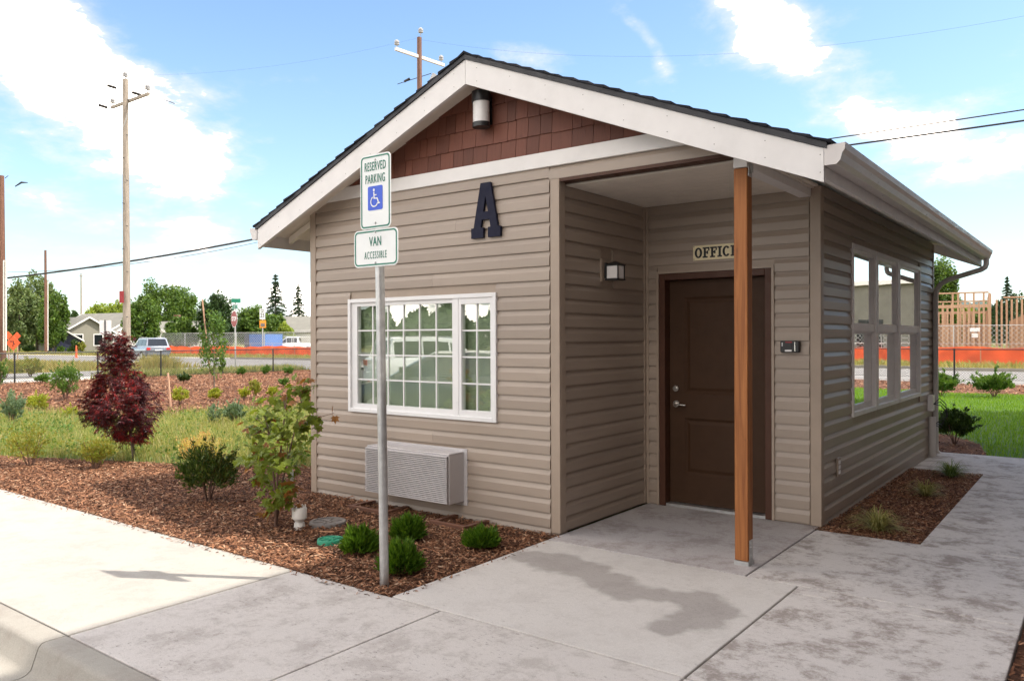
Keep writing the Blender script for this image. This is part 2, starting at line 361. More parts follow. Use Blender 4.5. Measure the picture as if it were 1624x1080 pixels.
# ------------------------------------------------------------------ mesh helpers
def woff(o):
    v = Vector((0, 0, 0))
    while o is not None: v += o.location; o = o.parent
    return v
class MB:
    def __init__(s): s.v = []; s.f = []
    def add(s, vs, fs):
        b = len(s.v); s.v += [tuple(map(float, q)) for q in vs]; s.f += [tuple(b+i for i in f) for f in fs]; return s
    def box(s, x0, y0, z0, x1, y1, z1):
        if x0 > x1: x0, x1 = x1, x0
        if y0 > y1: y0, y1 = y1, y0
        if z0 > z1: z0, z1 = z1, z0
        return s.add([(x0, y0, z0), (x1, y0, z0), (x1, y1, z0), (x0, y1, z0), (x0, y0, z1), (x1, y0, z1), (x1, y1, z1), (x0, y1, z1)],
                     [(3, 2, 1, 0), (4, 5, 6, 7), (0, 1, 5, 4), (1, 2, 6, 5), (2, 3, 7, 6), (3, 0, 4, 7)])
    def beam(s, a, b, w, h, up=(0, 0, 1)):
        a = Vector(a); b = Vector(b); d = (b-a).normalized(); u = Vector(up)
        sd = d.cross(u)
        if sd.length < 1e-4: sd = d.cross(Vector((1, 0, 0)))
        sd.normalize(); u2 = sd.cross(d); sd *= w/2; u2 *= h/2
        vs = [a-sd-u2, a+sd-u2, a+sd+u2, a-sd+u2, b-sd-u2, b+sd-u2, b+sd+u2, b-sd+u2]
        return s.add(vs, [(0, 1, 2, 3), (7, 6, 5, 4), (0, 4, 5, 1), (1, 5, 6, 2), (2, 6, 7, 3), (3, 7, 4, 0)])
    def tube(s, pts, rad, n=8, cap=True):
        pts = [Vector(p) for p in pts]; rad = rad if isinstance(rad, (list, tuple)) else [rad]*len(pts)
        b = len(s.v); ref = None
        for i, p in enumerate(pts):
            d = (pts[min(i+1, len(pts)-1)]-pts[max(i-1, 0)]).normalized()
            if ref is None: ref = d.orthogonal().normalized()
            ref = (ref-d*ref.dot(d)).normalized(); o = d.cross(ref)
            for k in range(n):
                a = 2*math.pi*k/n; s.v.append(tuple(p+(ref*math.cos(a)+o*math.sin(a))*rad[i]))
        for i in range(len(pts)-1):
            for k in range(n):
                k2 = (k+1) % n; s.f.append((b+i*n+k, b+i*n+k2, b+(i+1)*n+k2, b+(i+1)*n+k))
        if cap:
            s.f.append(tuple(b+k for k in reversed(range(n)))); e = b+(len(pts)-1)*n; s.f.append(tuple(e+k for k in range(n)))
        return s
    def lathe(s, c, prof, n=24, cap=True):
        b = len(s.v)
        for (r, z) in prof:
            for k in range(n):
                a = 2*math.pi*k/n; s.v.append((c[0]+r*math.cos(a), c[1]+r*math.sin(a), c[2]+z))
        for i in range(len(prof)-1):
            for k in range(n):
                k2 = (k+1) % n; s.f.append((b+i*n+k, b+i*n+k2, b+(i+1)*n+k2, b+(i+1)*n+k))
        if cap:
            s.f.append(tuple(b+k for k in reversed(range(n)))); e = b+(len(prof)-1)*n; s.f.append(tuple(e+k for k in range(n)))
        return s
    def prism(s, poly, frm, to):
        """polygon (list of 3D points) swept from offset frm to offset to"""
        n = len(poly); a = [Vector(p)+Vector(frm) for p in poly]; b_ = [Vector(p)+Vector(to) for p in poly]
        return s.add(a+b_, [tuple(range(n))[::-1], tuple(range(n, 2*n))]+[(i, (i+1) % n, n+(i+1) % n, n+i) for i in range(n)])
    def build(s, name, mat, parent=None, smooth=False, off=None):
        me = bpy.data.meshes.new(name)
        o = woff(parent) if off is None else Vector(off)
        me.from_pydata([(v[0]-o[0], v[1]-o[1], v[2]-o[2]) for v in s.v], [], s.f)
        bm = bmesh.new(); bm.from_mesh(me); bmesh.ops.recalc_face_normals(bm, faces=bm.faces); bm.to_mesh(me); bm.free()
        if smooth:
            me.shade_smooth()
            try: me.set_sharp_from_angle(angle=R(40))
            except Exception: pass
        me.materials.append(M[mat] if isinstance(mat, str) else mat)
        ob = bpy.data.objects.new(name, me); COL.objects.link(ob); ob.parent = parent
        return ob
def bevel(o, w=.004, seg=1):
    md = o.modifiers.new('bevel', 'BEVEL'); md.width = w; md.segments = seg; md.limit_method = 'ANGLE'; md.angle_limit = R(35); return o
def tag(o, label=None, cat=None, group=None, kind=None):
    if label: o['label'] = label
    if cat: o['category'] = cat
    if group: o['group'] = group
    if kind: o['kind'] = kind
    return o
def thing(name, loc, label, cat, group=None):
    o = bpy.data.objects.new(name, None); COL.objects.link(o); o.location = loc; o.empty_display_size = .1
    return tag(o, label, cat, group)
def copy_tree(o, parent=None):
    c = o.copy(); COL.objects.link(c); c.parent = parent
    for ch in list(o.children): copy_tree(ch, c)
    return c
def npmesh(name, verts, faces_n, mat, parent=None, k=3, kind=None, off=(0, 0, 0)):
    """verts (N,3) float; faces are consecutive runs of k vertices or an index array"""
    verts = np.asarray(verts, np.float32)-np.asarray(off, np.float32)
    me = bpy.data.meshes.new(name); me.vertices.add(len(verts)); me.vertices.foreach_set('co', verts.ravel())
    idx = np.asarray(faces_n, np.int32).ravel(); nf = len(idx)//k
    me.loops.add(len(idx)); me.loops.foreach_set('vertex_index', idx)
    me.polygons.add(nf); me.polygons.foreach_set('loop_start', np.arange(0, nf*k, k, dtype=np.int32)); me.polygons.foreach_set('loop_total', np.full(nf, k, np.int32))
    me.update(calc_edges=True); me.materials.append(M[mat] if isinstance(mat, str) else mat)
    ob = bpy.data.objects.new(name, me); COL.objects.link(ob); ob.parent = parent
    if kind: ob['kind'] = kind
    return ob
def inpoly(P, poly):
    x, y = P[:, 0], P[:, 1]; ins = np.zeros(len(P), bool); n = len(poly)
    for i in range(n):
        x1, y1 = poly[i]; x2, y2 = poly[(i+1) % n]
        c = ((y1 > y) != (y2 > y)) & (x < (x2-x1)*(y-y1)/(y2-y1+1e-12)+x1); ins ^= c
    return ins
def scatter(poly, n):
    a = np.array(poly); lo, hi = a.min(0), a.max(0); out = []; tot = 0
    while tot < n:
        q = rng.uniform(lo, hi, (n*2, 2)); q = q[inpoly(q, poly)]; out.append(q); tot += len(q)
        if len(q) == 0: break
    return np.concatenate(out)[:n]
def sheet(name, poly, z, mat, parent=None, kind='structure', th=None):
    b = MB()
    if th: b.prism([(x, y, z) for x, y in poly], (0, 0, -th), (0, 0, 0))
    else: b.add([(x, y, z) for x, y in poly], [tuple(range(len(poly)))])
    o = b.build(name, mat, parent)
    if parent is None: o['kind'] = kind
    return o
def shape2d(name, splines, depth, mat, parent, M4, simpl=True):
    cu = bpy.data.curves.new(name, 'CURVE'); cu.dimensions = '2D'; cu.fill_mode = 'BOTH'; cu.extrude = depth/2
    for sp in splines:
        s = cu.splines.new('POLY'); s.points.add(len(sp)-1); s.use_cyclic_u = True
        for i, (x, y) in enumerate(sp): s.points[i].co = (x, y, 0, 1)
    return curve_to(cu, name, mat, parent, M4)
def curve_to(cu, name, mat, parent, M4):
    t = bpy.data.objects.new('tmp', cu); COL.objects.link(t)
    dg = bpy.context.evaluated_depsgraph_get(); me = bpy.data.meshes.new_from_object(t.evaluated_get(dg))
    bpy.data.objects.remove(t); bpy.data.curves.remove(cu)
    off = Matrix.Translation(-woff(parent)) if parent is not None else Matrix()
    me.transform(off @ M4); me.materials.clear(); me.materials.append(M[mat] if isinstance(mat, str) else mat)
    me.name = name; ob = bpy.data.objects.new(name, me); COL.objects.link(ob); ob.parent = parent; return ob
def text(name, body, size, M4, mat, parent, sx=1., depth=.0012, bold=0., space=1.):
    cu = bpy.data.curves.new(name, 'FONT'); cu.body = body; cu.size = size; cu.extrude = depth; cu.align_x = 'CENTER'; cu.align_y = 'CENTER'
    cu.offset = bold; cu.space_character = space; cu.resolution_u = 3
    return curve_to(cu, name, mat, parent, M4 @ Matrix.Diagonal((sx, 1, 1, 1)))
def facing(x, y, z, ang=0.):
    """local x right, y up, z towards the viewer, for a face that looks along -Y rotated by ang about Z"""
    return Matrix.Translation((x, y, z)) @ Matrix.Rotation(ang, 4, 'Z') @ Matrix.Rotation(R(90), 4, 'X')
def rrect(w, h, r, n=5, cx=0, cy=0):
    o = []
    for (sx, sy, a0) in ((1, 1, 0), (-1, 1, 90), (-1, -1, 180), (1, -1, 270)):
        for k in range(n+1):
            a = R(a0+90*k/n); o.append((cx+sx*(w/2-r)+r*math.cos(a), cy+sy*(h/2-r)+r*math.sin(a)))
    return o

# ------------------------------------------------------------------ ground, roads, paths
gb = MB(); gb.add([(-3000, -3.3, -.075), (3000, -3.3, -.075), (3000, 4000, -.075), (-3000, 4000, -.075)], [(0, 1, 2, 3)])
gb.add([(-3000, -2500, -.17), (3000, -2500, -.17), (3000, -60, -.17), (-3000, -60, -.17)], [(0, 1, 2, 3)])
tag(gb.build('ground', 'ground'), kind='structure')
sheet('parking_lot', [(-200, -60), (200, -60), (200, -3.89), (-200, -3.89)], -.150, 'asphalt')
roadA = [(-35, -60), (-28.6, -60), (-28.6, 21.5), (-35, 20.6)]
roadB = [(-160, 8), (-36, 20), (60, 31), (60, 41.5), (-50, 31.7), (-160, 22)]
sheet('side_road', roadA, -.060, 'asphalt_far'); sheet('road', roadB, -.055, 'asphalt_far')
sheet('far_pavement', [(-28.4, -60), (-25.7, -60), (-25.7, 9.5), (-28.4, 11.5)], -.050, 'path_far')
sheet('road_shoulder', [(-160, 23.2), (-50, 32.2), (60, 42.2), (60, 44.4), (-50, 34.2), (-160, 25.2)], -.045, 'path_far')
fk = MB(); fk.beam((-50, 31.9, 0), (60, 41.85, 0), .25, .16); fk.build('kerb', 'kerb')['kind'] = 'structure'

# pavement: filler under the joints, slabs as pieces
pv = MB(); pv.box(-30, -3.275, -.12, 7.9, -1.845, -.035); pv.box(2.99, -1.84, -.12, 6.01, 1.43, -.035); pv.box(5.28, 1.43, -.12, 6.01, 5, -.035); pv.box(4.56, 5, -.12, 7.9, 6.6, -.035)
pave = tag(pv.build('pavement', 'dark'), kind='structure')
J = .005
def slab(x0, y0, x1, y1, mat, top=0.):
    b = MB(); b.box(x0+J, y0+J, -.09, x1-J, y1-J, top); o = b.build('slab', mat, pave); bevel(o, .006, 2); return o
slab(-3.0, -3.27, 2.085, -1.84, 'slab_sun_dimmed'); slab(-8.2, -3.27, -3.0, -1.84, 'slab_sun_dimmed'); slab(-14, -3.27, -8.2, -1.84, 'slab_sun_dimmed'); slab(-22, -3.27, -14, -1.84, 'slab_sun_dimmed')
slab(2.085, -3.27, 3.387, -1.84, 'slab', -.001); slab(3.387, -3.27, 4.86, -1.84, 'slab'); slab(4.86, -3.27, 6.02, -1.84, 'slab_dirty'); slab(6.02, -3.27, 7.9, -1.84, 'slab')
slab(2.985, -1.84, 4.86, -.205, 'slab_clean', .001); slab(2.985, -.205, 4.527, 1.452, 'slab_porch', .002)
slab(4.86, -1.84, 6.02, -.36, 'slab_dirty'); slab(4.527, -.36 if False else -.205, 6.02, 1.31, 'slab_dirty'); slab(4.86, -.36, 6.02, -.205, 'slab_dirty')
slab(5.27, 1.31, 6.02, 3.2, 'slab_dirty'); slab(5.27, 3.2, 6.02, 5.0, 'slab_dirty'); slab(4.55, 5.0, 6.02, 6.62, 'slab_dirty'); slab(6.02, 5.0, 7.9, 6.62, 'slab_dirty')
# kerb and gutter pan, poured in lengths
kb = MB(); kb.box(-30, -3.5, -.30, 20, -3.35, -.18); kerb = tag(kb.build('kerb_and_gutter', 'dark'), kind='structure')
def kerb_len(x0, x1):
    pr = [(-3.278, 0), (-3.375, 0), (-3.397, -.006), (-3.410, -.022), (-3.445, -.122), (-3.468, -.140), (-3.50, -.146), (-3.88, -.130), (-3.88, -.25), (-3.278, -.25)]
    b = MB(); b.prism([(x0+.004, y, z) for y, z in pr], (0, 0, 0), (x1-x0-.008, 0, 0)); b.build('kerb_length', 'kerb', kerb, smooth=True)
for a, b_ in ((-22, -16), (-16, -10), (-10, -4), (-4, 2.085), (2.085, 5.1), (5.1, 8.1), (8.1, 14)): kerb_len(a, b_)

frontbed = [(-14, -1.845), (2.98, -1.845), (2.98, 0.05), (-.6, .05), (-.6, 1.4), (-1.2, .95), (-2.65, .2), (-5.3, -.9), (-7.4, -1.845)]
frontbed = [(-7.4, -1.845), (2.98, -1.845), (2.98, 0.05), (.05, .05), (.05, 1.9), (-.6, 1.4), (-1.2, .95), (-2.65, .2), (-5.3, -.9)]
swale = [(-7.4, -1.845), (-5.3, -.9), (-2.65, .2), (-1.2, .95), (-.6, 1.4), (.05, 1.9), (.05, 9), (-3, 12), (-5, 10), (-7.4, 6.0), (-8.4, 4.3), (-8.5, 2.4), (-11.2, 2.0), (-13.5, 1.6), (-17, -.6), (-18, -1.845)]
farbed = [(-18, -1.845), (-17, -.6), (-13.5, 1.6), (-11.2, 2.0), (-8.5, 2.4), (-8.4, 4.3), (-7.4, 6.0), (-5, 10), (-3, 12), (0, 18.5), (0, 24), (-25.5, 20.2), (-25.5, -1.845)]
rightbed = [(4.50, 1.31), (5.27, 1.31), (5.27, 5.0), (4.50, 5.0)]
walkbed = [(6.02, -1.84), (8.1, -1.84), (8.1, 5.0), (6.02, 5.0)]
backbed = [(-.0, 6.5), (5.15, 6.62), (4.9, 8.0), (4.35, 9.0), (0, 9.0)]
lawnp = [(5.15, 6.62), (14, 6.62), (14, 21.0), (0.0, 18.7), (0, 9), (4.35, 9.0), (4.9, 8.0)]
hedgebed = [(0, 18.7), (14, 21.0), (30, 23), (30, 28.5), (0, 24)]
for nm, pg, z, mt in (('bark_bed', frontbed, -.022, 'mulch'), ('bark_bed', farbed, -.030, 'mulch'), ('bark_bed', rightbed, -.025, 'mulch'), ('bark_bed', walkbed, -.025, 'mulch'), ('bark_bed', backbed, -.026, 'mulch'),
                      ('bark_bed', hedgebed, -.032, 'mulch'), ('swale_ground', swale, -.034, 'swale_base'), ('lawn_ground', lawnp, -.028, 'lawn_base')):
    sheet(nm, pg, z, mt)

# ------------------------------------------------------------------ the office building
OX, X1, D1, WX, LY, OV, XC = -.04, 2.96, 1.434, 4.52, 6.56, -.29, 2.26
bld = thing('office_building', (XC, 2.5, 0), 'small tan clapboard office with a white gable, black roof and cedar porch post', 'building')
EXP = .1143
PROF = [(0.002, 0), (.0185, 0), (.019, .006), (.0175, .068), (.0145, .076), (.0055, .100), (.0035, .113), (.002, .113)]
def planks(wall, origin, direc, outw, length, z0, z1, holes=(), zfun=None):
    """lapped siding courses on a wall; holes: (s0, s1, z0, z1) along the wall"""
    o = Vector(origin); d = Vector(direc); w = Vector(outw); k = 0; z = z0
    while z < z1-.004:
        top = min(z+EXP, z1); hh = top-z
        segs = [(0.0, length)]
        for (a, b, za, zb) in holes:
            if z < zb-.01 and top > za+.01:
                ns = []
                for (p, q) in segs:
                    if a > p+.02: ns.append((p, min(a, q)))
                    if b < q-.02: ns.append((max(b, p), q))
                segs = ns
        pr = [(u_, v_) for u_, v_ in PROF if v_ <= hh] or [(0.002, 0), (.016, 0)]
        if pr[-1][1] < hh-.002: pr = [q for q in pr if q[0] > .0021 or q[1] == 0]+[(pr[-1][0], hh), (.002, hh)]
        segs2 = []
        for (p, q) in segs:
            if q-p > 2.2 and length > 2.5 and k % 2 == 0:
                mid = p+(q-p)*float(rng.uniform(.3, .7)); segs2 += [(p, mid-.0008), (mid+.0008, q)]
            else: segs2.append((p, q))
        for (p, q) in segs2:
            b = MB(); dz = rng.uniform(-.0012, .0012)
            b.prism([o+w*u_+Vector((0, 0, z+v_+dz)) for u_, v_ in pr], d*p, d*q)
            b.build('siding_plank', 'siding', wall)
        z += EXP; k += 1
def wallbox(boxes, name='wall'):
    b = MB()
    for q in boxes: b.box(*q)
    return b.build(name, 'trim_tan', bld)
TH = .12; Z0 = -.075
WIN = (.545, 2.36, .83, 1.905)
# front wall
wf = wallbox([(0, 0, Z0, WIN[0], TH, 2.88), (WIN[1], 0, Z0, X1-.001, TH, 2.88), (WIN[0], 0, Z0, WIN[1], TH, WIN[2]), (WIN[0], 0, WIN[3], WIN[1], TH, 2.88)])
planks(wf, (.0, 0, 0), (1, 0, 0), (0, -1, 0), X1-.075, Z0, 2.868, [(WIN[0]+.015, WIN[1]-.015, WIN[2]+.01, WIN[3]-.01), (1.03, 2.0, .16, .54)])
hd = wallbox([(X1, 0.0, 2.768, 4.37, TH, 2.95)]); planks(hd, (X1-.075, 0, 0), (1, 0, 0), (0, -1, 0), 1.49, 2.768, 2.868)
fl = MB(); fl.box(X1+.005, -.018, 2.742, 4.372, .10, 2.766); fl.build('header_flashing', 'door_frame', bld)
# recess side wall
ws = wallbox([(X1-TH, TH, 0, X1, D1, 2.74)]); planks(ws, (X1, .02, 0), (0, 1, 0), (1, 0, 0), D1-.045, .012, 2.725, [(.60, .80, 1.99, 2.20)])
# porch back wall with the door opening
DX0, DX1, DZ = 3.115, 4.145, 2.105
wb = wallbox([(X1, D1, 0, DX0, D1+TH, 2.74), (DX1, D1, 0, WX, D1+TH, 2.74), (DX0, D1, DZ, DX1, D1+TH, 2.74)])
planks(wb, (X1+.03, D1, 0), (1, 0, 0), (0, -1, 0), WX-X1-.10, .012, 2.725, [(DX0-X1-.05, DX1-X1-.01, -.1, DZ+.02)])
# right wall with three window openings
RW = [(2.39, 3.315), (3.335, 4.36), (4.38, 5.62)]; RZ = (.80, 2.375)
wr = wallbox([(WX-TH, D1+TH, Z0, WX, RW[0][0], 2.76), (WX-TH, RW[2][1], Z0, WX, LY, 2.76), (WX-TH, RW[0][0], Z0, WX, RW[2][1], RZ[0]), (WX-TH, RW[0][0], RZ[1], WX, RW[2][1], 2.76)])
planks(wr, (WX, D1+.055, 0), (0, 1, 0), (1, 0, 0), LY-D1-.11, -.19, 2.755, [(RW[0][0]-D1-.055+.01, RW[2][1]-D1-.055-.01, RZ[0]+.01, RZ[1]-.01)])
# left and rear walls
wl = wallbox([(0, TH, Z0, TH, LY, 2.80)]); planks(wl, (0, LY-.05, 0), (0, -1, 0), (-1, 0, 0), LY-.08, Z0, 2.75)
wk = wallbox([(TH, LY-TH, Z0, WX-TH, LY, 2.90)]); planks(wk, (WX-.05, LY, 0), (-1, 0, 0), (0, 1, 0), WX-.1, Z0, 2.868)
# inside of the room
b = MB(); b.box(TH+.01, TH+.01, .02, X1-TH-.01, D1+TH, .06); b.box(TH+.01, D1+TH+.001, .02, WX-TH-.01, LY-TH-.01, .06); b.build('floor', 'interior', bld)
b = MB(); b.box(TH+.01, TH+.01, 2.66, X1-TH-.01, LY-TH-.01, 2.70); b.box(X1-TH-.009, D1+TH+.01, 2.66, WX-TH-.01, LY-TH-.01, 2.70); b.build('ceiling', 'interior', bld)
b = MB(); b.box(TH, 2.2, .06, 1.9, 2.26, 2.66); b.box(3.0, 3.9, .06, 3.8, 4.5, .8); b.build('partition', 'interior', bld)
# corner boards
def corner(x, y, sx, sy, z0, z1, w=.085):
    b = MB(); t = .024
    xa, xb = (x-t, x+w-t) if sx < 0 else (x-w+t, x+t)
    ya = y-t if sy < 0 else y+t
    b.box(xa, ya, z0, xb, ya+(t*.9 if sy < 0 else -t*.9), z1)
    xa2 = x-t if sx < 0 else x+t
    b.box(xa2, ya+(t*.9 if sy < 0 else -t*.9), z0, xa2+(t*.9 if sx < 0 else -t*.9), ya+(w if sy < 0 else -w), z1)
    o = b.build('corner_board', 'trim_tan', bld); bevel(o, .003); return o
corner(0, 0, -1, -1, Z0-.01, 2.80); corner(X1, 0, 1, -1, 0.004, 2.765); corner(WX, D1, 1, -1, .004, 2.74); corner(WX, LY, 1, 1, -.1, 2.74); corner(0, LY, -1, 1, -.1, 2.8)
b = MB(); b.box(X1+.001, D1-.05, .004, X1+.024, D1-.001, 2.722); b.box(X1+.024, D1-.024, .004, X1+.05, D1-.001, 2.722); bevel(b.build('inside_corner_trim', 'trim_tan', bld), .003)
# foundation
b = MB(); b.box(.01, .012, -.3, X1-.01, .10, Z0-.006); b.box(.01, .10, -.3, .10, LY-.02, Z0-.006); b.box(WX-.1, D1+.01, -.3, WX-.012, LY-.02, -.194+.0); b.build('foundation', 'foundation', bld)
# band board over the siding
SL = .404
def rz(x, base): return base-SL*abs(x-XC)
b = MB()
b.prism([(.165, 0, 2.868), (4.36, 0, 2.868), (4.36, 0, rz(4.36, 3.722)), (4.07, 0, 2.985), (.45, 0, 2.985), (.165, 0, 2.8735)], (0, -.034, 0), (0, .02, 0))
bevel(b.build('band_board', 'white', bld), .002)
# gable backing and wall shingles
b = MB(); b.prism([(.25, 0, 2.96), (4.27, 0, 2.96), (XC, 0, 3.70)], (0, .0, 0), (0, .08, 0)); gw = b.build('gable_wall', 'shingle', bld)
row = 0; z = 2.975
while z < 3.66:
    h = .158; x = .1+rng.uniform(0, .1)
    while x < 4.4:
        w = float(rng.choice([.085, .12, .15, .15, .19, .11])); x2 = x+w
        zt = z+h+.01; lim = lambda q: rz(q, 3.70)
        if min(lim(x), lim(x2)) > z+.01 or max(lim(x), lim(x2)) > z+.03:
            zb = z+rng.uniform(-.004, .004)+.0
            pts = [(x+.002, zb), (x2-.002, zb), (x2-.002, min(zt, max(lim(x2), zb+.003))), (x+.002, min(zt, max(lim(x), zb+.003)))]
            t0 = .018+row*.0; vs = []
            for (px_, pz) in pts: vs.append((px_, -t0 if pz < z+.02 else -.007-(.011*(1-(pz-z)/h)), pz))
            for (px_, pz) in pts: vs.append((px_, .0, pz))
            MB().add(vs, [(0, 1, 2, 3), (7, 6, 5, 4), (0, 4, 5, 1), (1, 5, 6, 2), (2, 6, 7, 3), (3, 7, 4, 0)]).build('shingle', 'shingle', gw)
        x = x2
    z += h; row += 1
# roof: deck, barge boards, shingle courses
EX = 5.04-XC; RY0, RY1 = OV, 7.02
roofp = None
b = MB()
for s in (-1, 1):
    b.prism([(XC, 0, 3.765), (XC+s*EX, 0, 3.765-SL*EX), (XC+s*EX, 0, 3.765-SL*EX-.07), (XC+s*.0, 0, 3.765-.10)], (0, RY0+.035, 0), (0, RY1-.035, 0))
roofp = b.build('roof', 'soffit', bld)
for yy, sgn in ((RY0, 1), (RY1, -1)):
    for s in (-1, 1):
        b = MB(); b.prism([(XC+s*.0008, 0, 3.768), (XC+s*EX, 0, 3.768-SL*EX), (XC+s*EX, 0, 2.443), (XC+s*(EX), 0, 2.443), (XC+s*.0008, 0, 3.570)], (0, yy, 0), (0, yy+sgn*.034, 0))
        bevel(b.build('barge_board', 'white', roofp), .002)
for s in (-1, 1):   # black drip edge under the shingles, eave boards
    b = MB(); b.prism([(XC, 0, 3.805), (XC+s*(EX+.02), 0, 3.805-SL*(EX+.02)), (XC+s*(EX+.02), 0, 3.769-SL*(EX+.02)), (XC, 0, 3.769)], (0, RY0-.014, 0), (0, RY1+.014, 0))
    b.build('drip_edge', 'roof_edge', roofp)
    b = MB(); b.box(XC+s*(EX-.03), RY0+.036, 3.765-SL*EX-.175, XC+s*EX, RY1-.036, 3.765-SL*EX-.005); b.build('eave_board', 'white', roofp)
    n = 22; L_ = EX+.03
    for i in range(n):
        xa = L_*(i)/n; xb = L_*(i+1)/n+.02; c = MB()
        jag = lambda: rng.uniform(-.008, .008)
        z1_, z2_ = 3.808-SL*xa, 3.808-SL*xb
        y0_, y1_ = RY0-.022+jag(), RY1+.02+jag()
        c.add([(XC+s*xa, y0_, z1_), (XC+s*xb, y0_, z2_), (XC+s*xb, y1_, z2_), (XC+s*xa, y1_, z1_),
               (XC+s*xa, y0_, z1_+.004), (XC+s*xb, y0_, z2_+.017+rng.uniform(0, .006)), (XC+s*xb, y1_, z2_+.018), (XC+s*xa, y1_, z1_+.004)],
              [(3, 2, 1, 0), (4, 5, 6, 7), (0, 1, 5, 4), (1, 2, 6, 5), (2, 3, 7, 6), (3, 0, 4, 7)])
        c.build('shingle_course', 'roof', roofp)
b = MB(); b.prism([(XC-.13, 0, 3.80-SL*.13), (XC, 0, 3.815), (XC+.13, 0, 3.80-SL*.13), (XC+.13, 0, 3.815-SL*.13), (XC, 0, 3.834), (XC-.13, 0, 3.815-SL*.13)], (0, RY0-.02, 0), (0, RY1+.02, 0)); b.build('ridge_cap', 'roof', roofp)
# blocks and lookouts under the rake overhang
for x in (-.23,):
    b = MB(); b.prism([(-.42, 0, rz(-.42, 3.665)), (-.05, 0, rz(-.05, 3.665)), (-.05, 0, rz(-.05, 3.60)), (-.42, 0, rz(-.42, 3.60))], (0, .02, 0), (0, .06, 0)); b.build('rafter_tail', 'soffit', roofp)
# porch ceiling in grooved soffit boards
pcz = 2.727
ce = MB(); ce.box(X1, TH, pcz+.012, WX-.001, D1, pcz+.03); ce = ce.build('porch_ceiling', 'soffit', bld)
ny = 12
for i in range(ny):
    ya = .102+(D1-.104)*i/ny; yb = .102+(D1-.104)*(i+1)/ny
    b = MB(); b.box(X1+.002, ya+.003, pcz, WX-.03, yb-.003, pcz+.011); b.build('ceiling_board', 'soffit', ce)
# beam, post, brackets
b = MB(); b.box(4.372, .0, 2.662, 4.468, D1-.012, 2.726); b.box(4.372, .0, 2.727, 4.468, .10, 2.90); bevel(b.build('porch_beam', 'white', bld), .003)
po = MB(); po.box(4.374, .002, .032, 4.466, .094, 2.657); post = bevel(po.build('porch_post', 'cedar', bld), .004)
b = MB(); b.box(4.37, -.002, .002, 4.470, .098, .03); b.box(4.467, .02, .03, 4.4705, .076, .17); b.build('post_base', 'galv', post)
for zz in (.07, .12, .15): b = MB(); b.tube([(4.47, .048, zz), (4.476, .048, zz)], .008, 8); b.build('bolt', 'galv', post)
b = MB(); b.box(4.4685, .015, 2.60, 4.472, .082, 2.72); b.box(4.472, .05, 2.63, 4.484, .072, 2.70); b.build('post_cap_bracket', 'galv', post)
# gutters
def gutter(s):
    x = lambda q: XC+s*(EX+q)
    pr = [(.004, 2.655), (.004, 2.540), (.072, 2.540), (.095, 2.562), (.105, 2.600), (.120, 2.625), (.124, 2.662), (.113, 2.662), (.113, 2.632), (.09, 2.565), (.068, 2.548), (.012, 2.548), (.012, 2.655)]
    y0, y1 = RY0-.004, RY1+.01
    b = MB(); n = len(pr); vs = [(x(q), y0, z) for q, z in pr]+[(x(q), y1, z) for q, z in pr]
    b.add(vs, [(i, (i+1) % n, n+(i+1) % n, n+i) for i in range(n)]); gt = b.build('gutter', 'gutter', bld)
    for yy in (y0-.002, y1): c = MB(); c.prism([(x(q), yy, z) for q, z in pr[:7]], (0, 0, 0), (0, .003, 0)); c.build('end_cap', 'gutter', gt)
    c = MB()
    for yy in np.arange(.3, 6.9, .6): c.box(x(.012), yy, 2.648, x(.113), yy+.02, 2.652)
    c.build('hanger', 'gutter', gt); return gt
gutter(1); gutter(-1)
def pipe(pts, w, d, name, mat):
    b = MB(); pts = [Vector(p) for p in pts]; rings = []
    for i, p in enumerate(pts):
        dr = (pts[min(i+1, len(pts)-1)]-pts[max(i-1, 0)]).normalized(); o = Vector((0, 1, 0)); o = (o-dr*o.dot(dr)).normalized(); q = dr.cross(o)
        rings.append([p+o*sx*w/2+q*sy*d/2 for sx, sy in ((-.6, -1), (.6, -1), (1, -.6), (1, .6), (.6, 1), (-.6, 1), (-1, .6), (-1, -.6))])
    vs = [v for r_ in rings for v in r_]; fs = [(i*8+k, i*8+(k+1) % 8, (i+1)*8+(k+1) % 8, (i+1)*8+k) for i in range(len(pts)-1) for k in range(8)]
    fs += [tuple(range(7, -1, -1)), tuple((len(pts)-1)*8+k for k in range(8))]
    b.add(vs, fs); return b.build(name, mat, bld, smooth=True)
yd = 6.50
dsp = [(5.115, yd+.3, 2.545), (5.115, yd+.3, 2.47), (5.105, yd+.29, 2.43), (5.07, yd+.27, 2.40), (4.72, yd+.03, 2.27), (4.635, yd, 2.215), (4.585, yd, 2.14), (4.57, yd, 2.05), (4.57, yd, .10), (4.575, yd, .02), (4.62, yd, -.02)]
pipe(dsp, .075, .06, 'downspout', 'downspout')

# front window
def frame_rect(b, x0, x1, z0, z1, w, ya, yb, axis='x', c=0):
    """a rectangular frame butted at the corners, in the XZ plane (axis x) or the YZ plane (axis y)"""
    def bx(p0, q0, p1, q1):
        if axis == 'x': b.box(p0, ya, q0, p1, yb, q1)
        else: b.box(ya, p0, q0, yb, p1, q1)
    wl_, wr_, wb_, wt_ = w if isinstance(w, tuple) else (w,)*4
    bx(x0, z0, x0+wl_, z1); bx(x1-wr_, z0, x1, z1); bx(x0+wl_, z0, x1-wr_, z0+wb_); bx(x0+wl_, z1-wt_, x1-wr_, z1)
x0, x1, z0, z1 = WIN
b = MB(); frame_rect(b, x0, x1, z0, z1, .036, -.034, .05); win = bevel(b.build('front_window', 'white_vinyl', bld), .003)
b = MB(); frame_rect(b, x0+.036, 1.885, z0+.036, z1-.036, (.075, .02, .045, .035), -.012, .04); b.build('sash', 'white_vinyl', win)
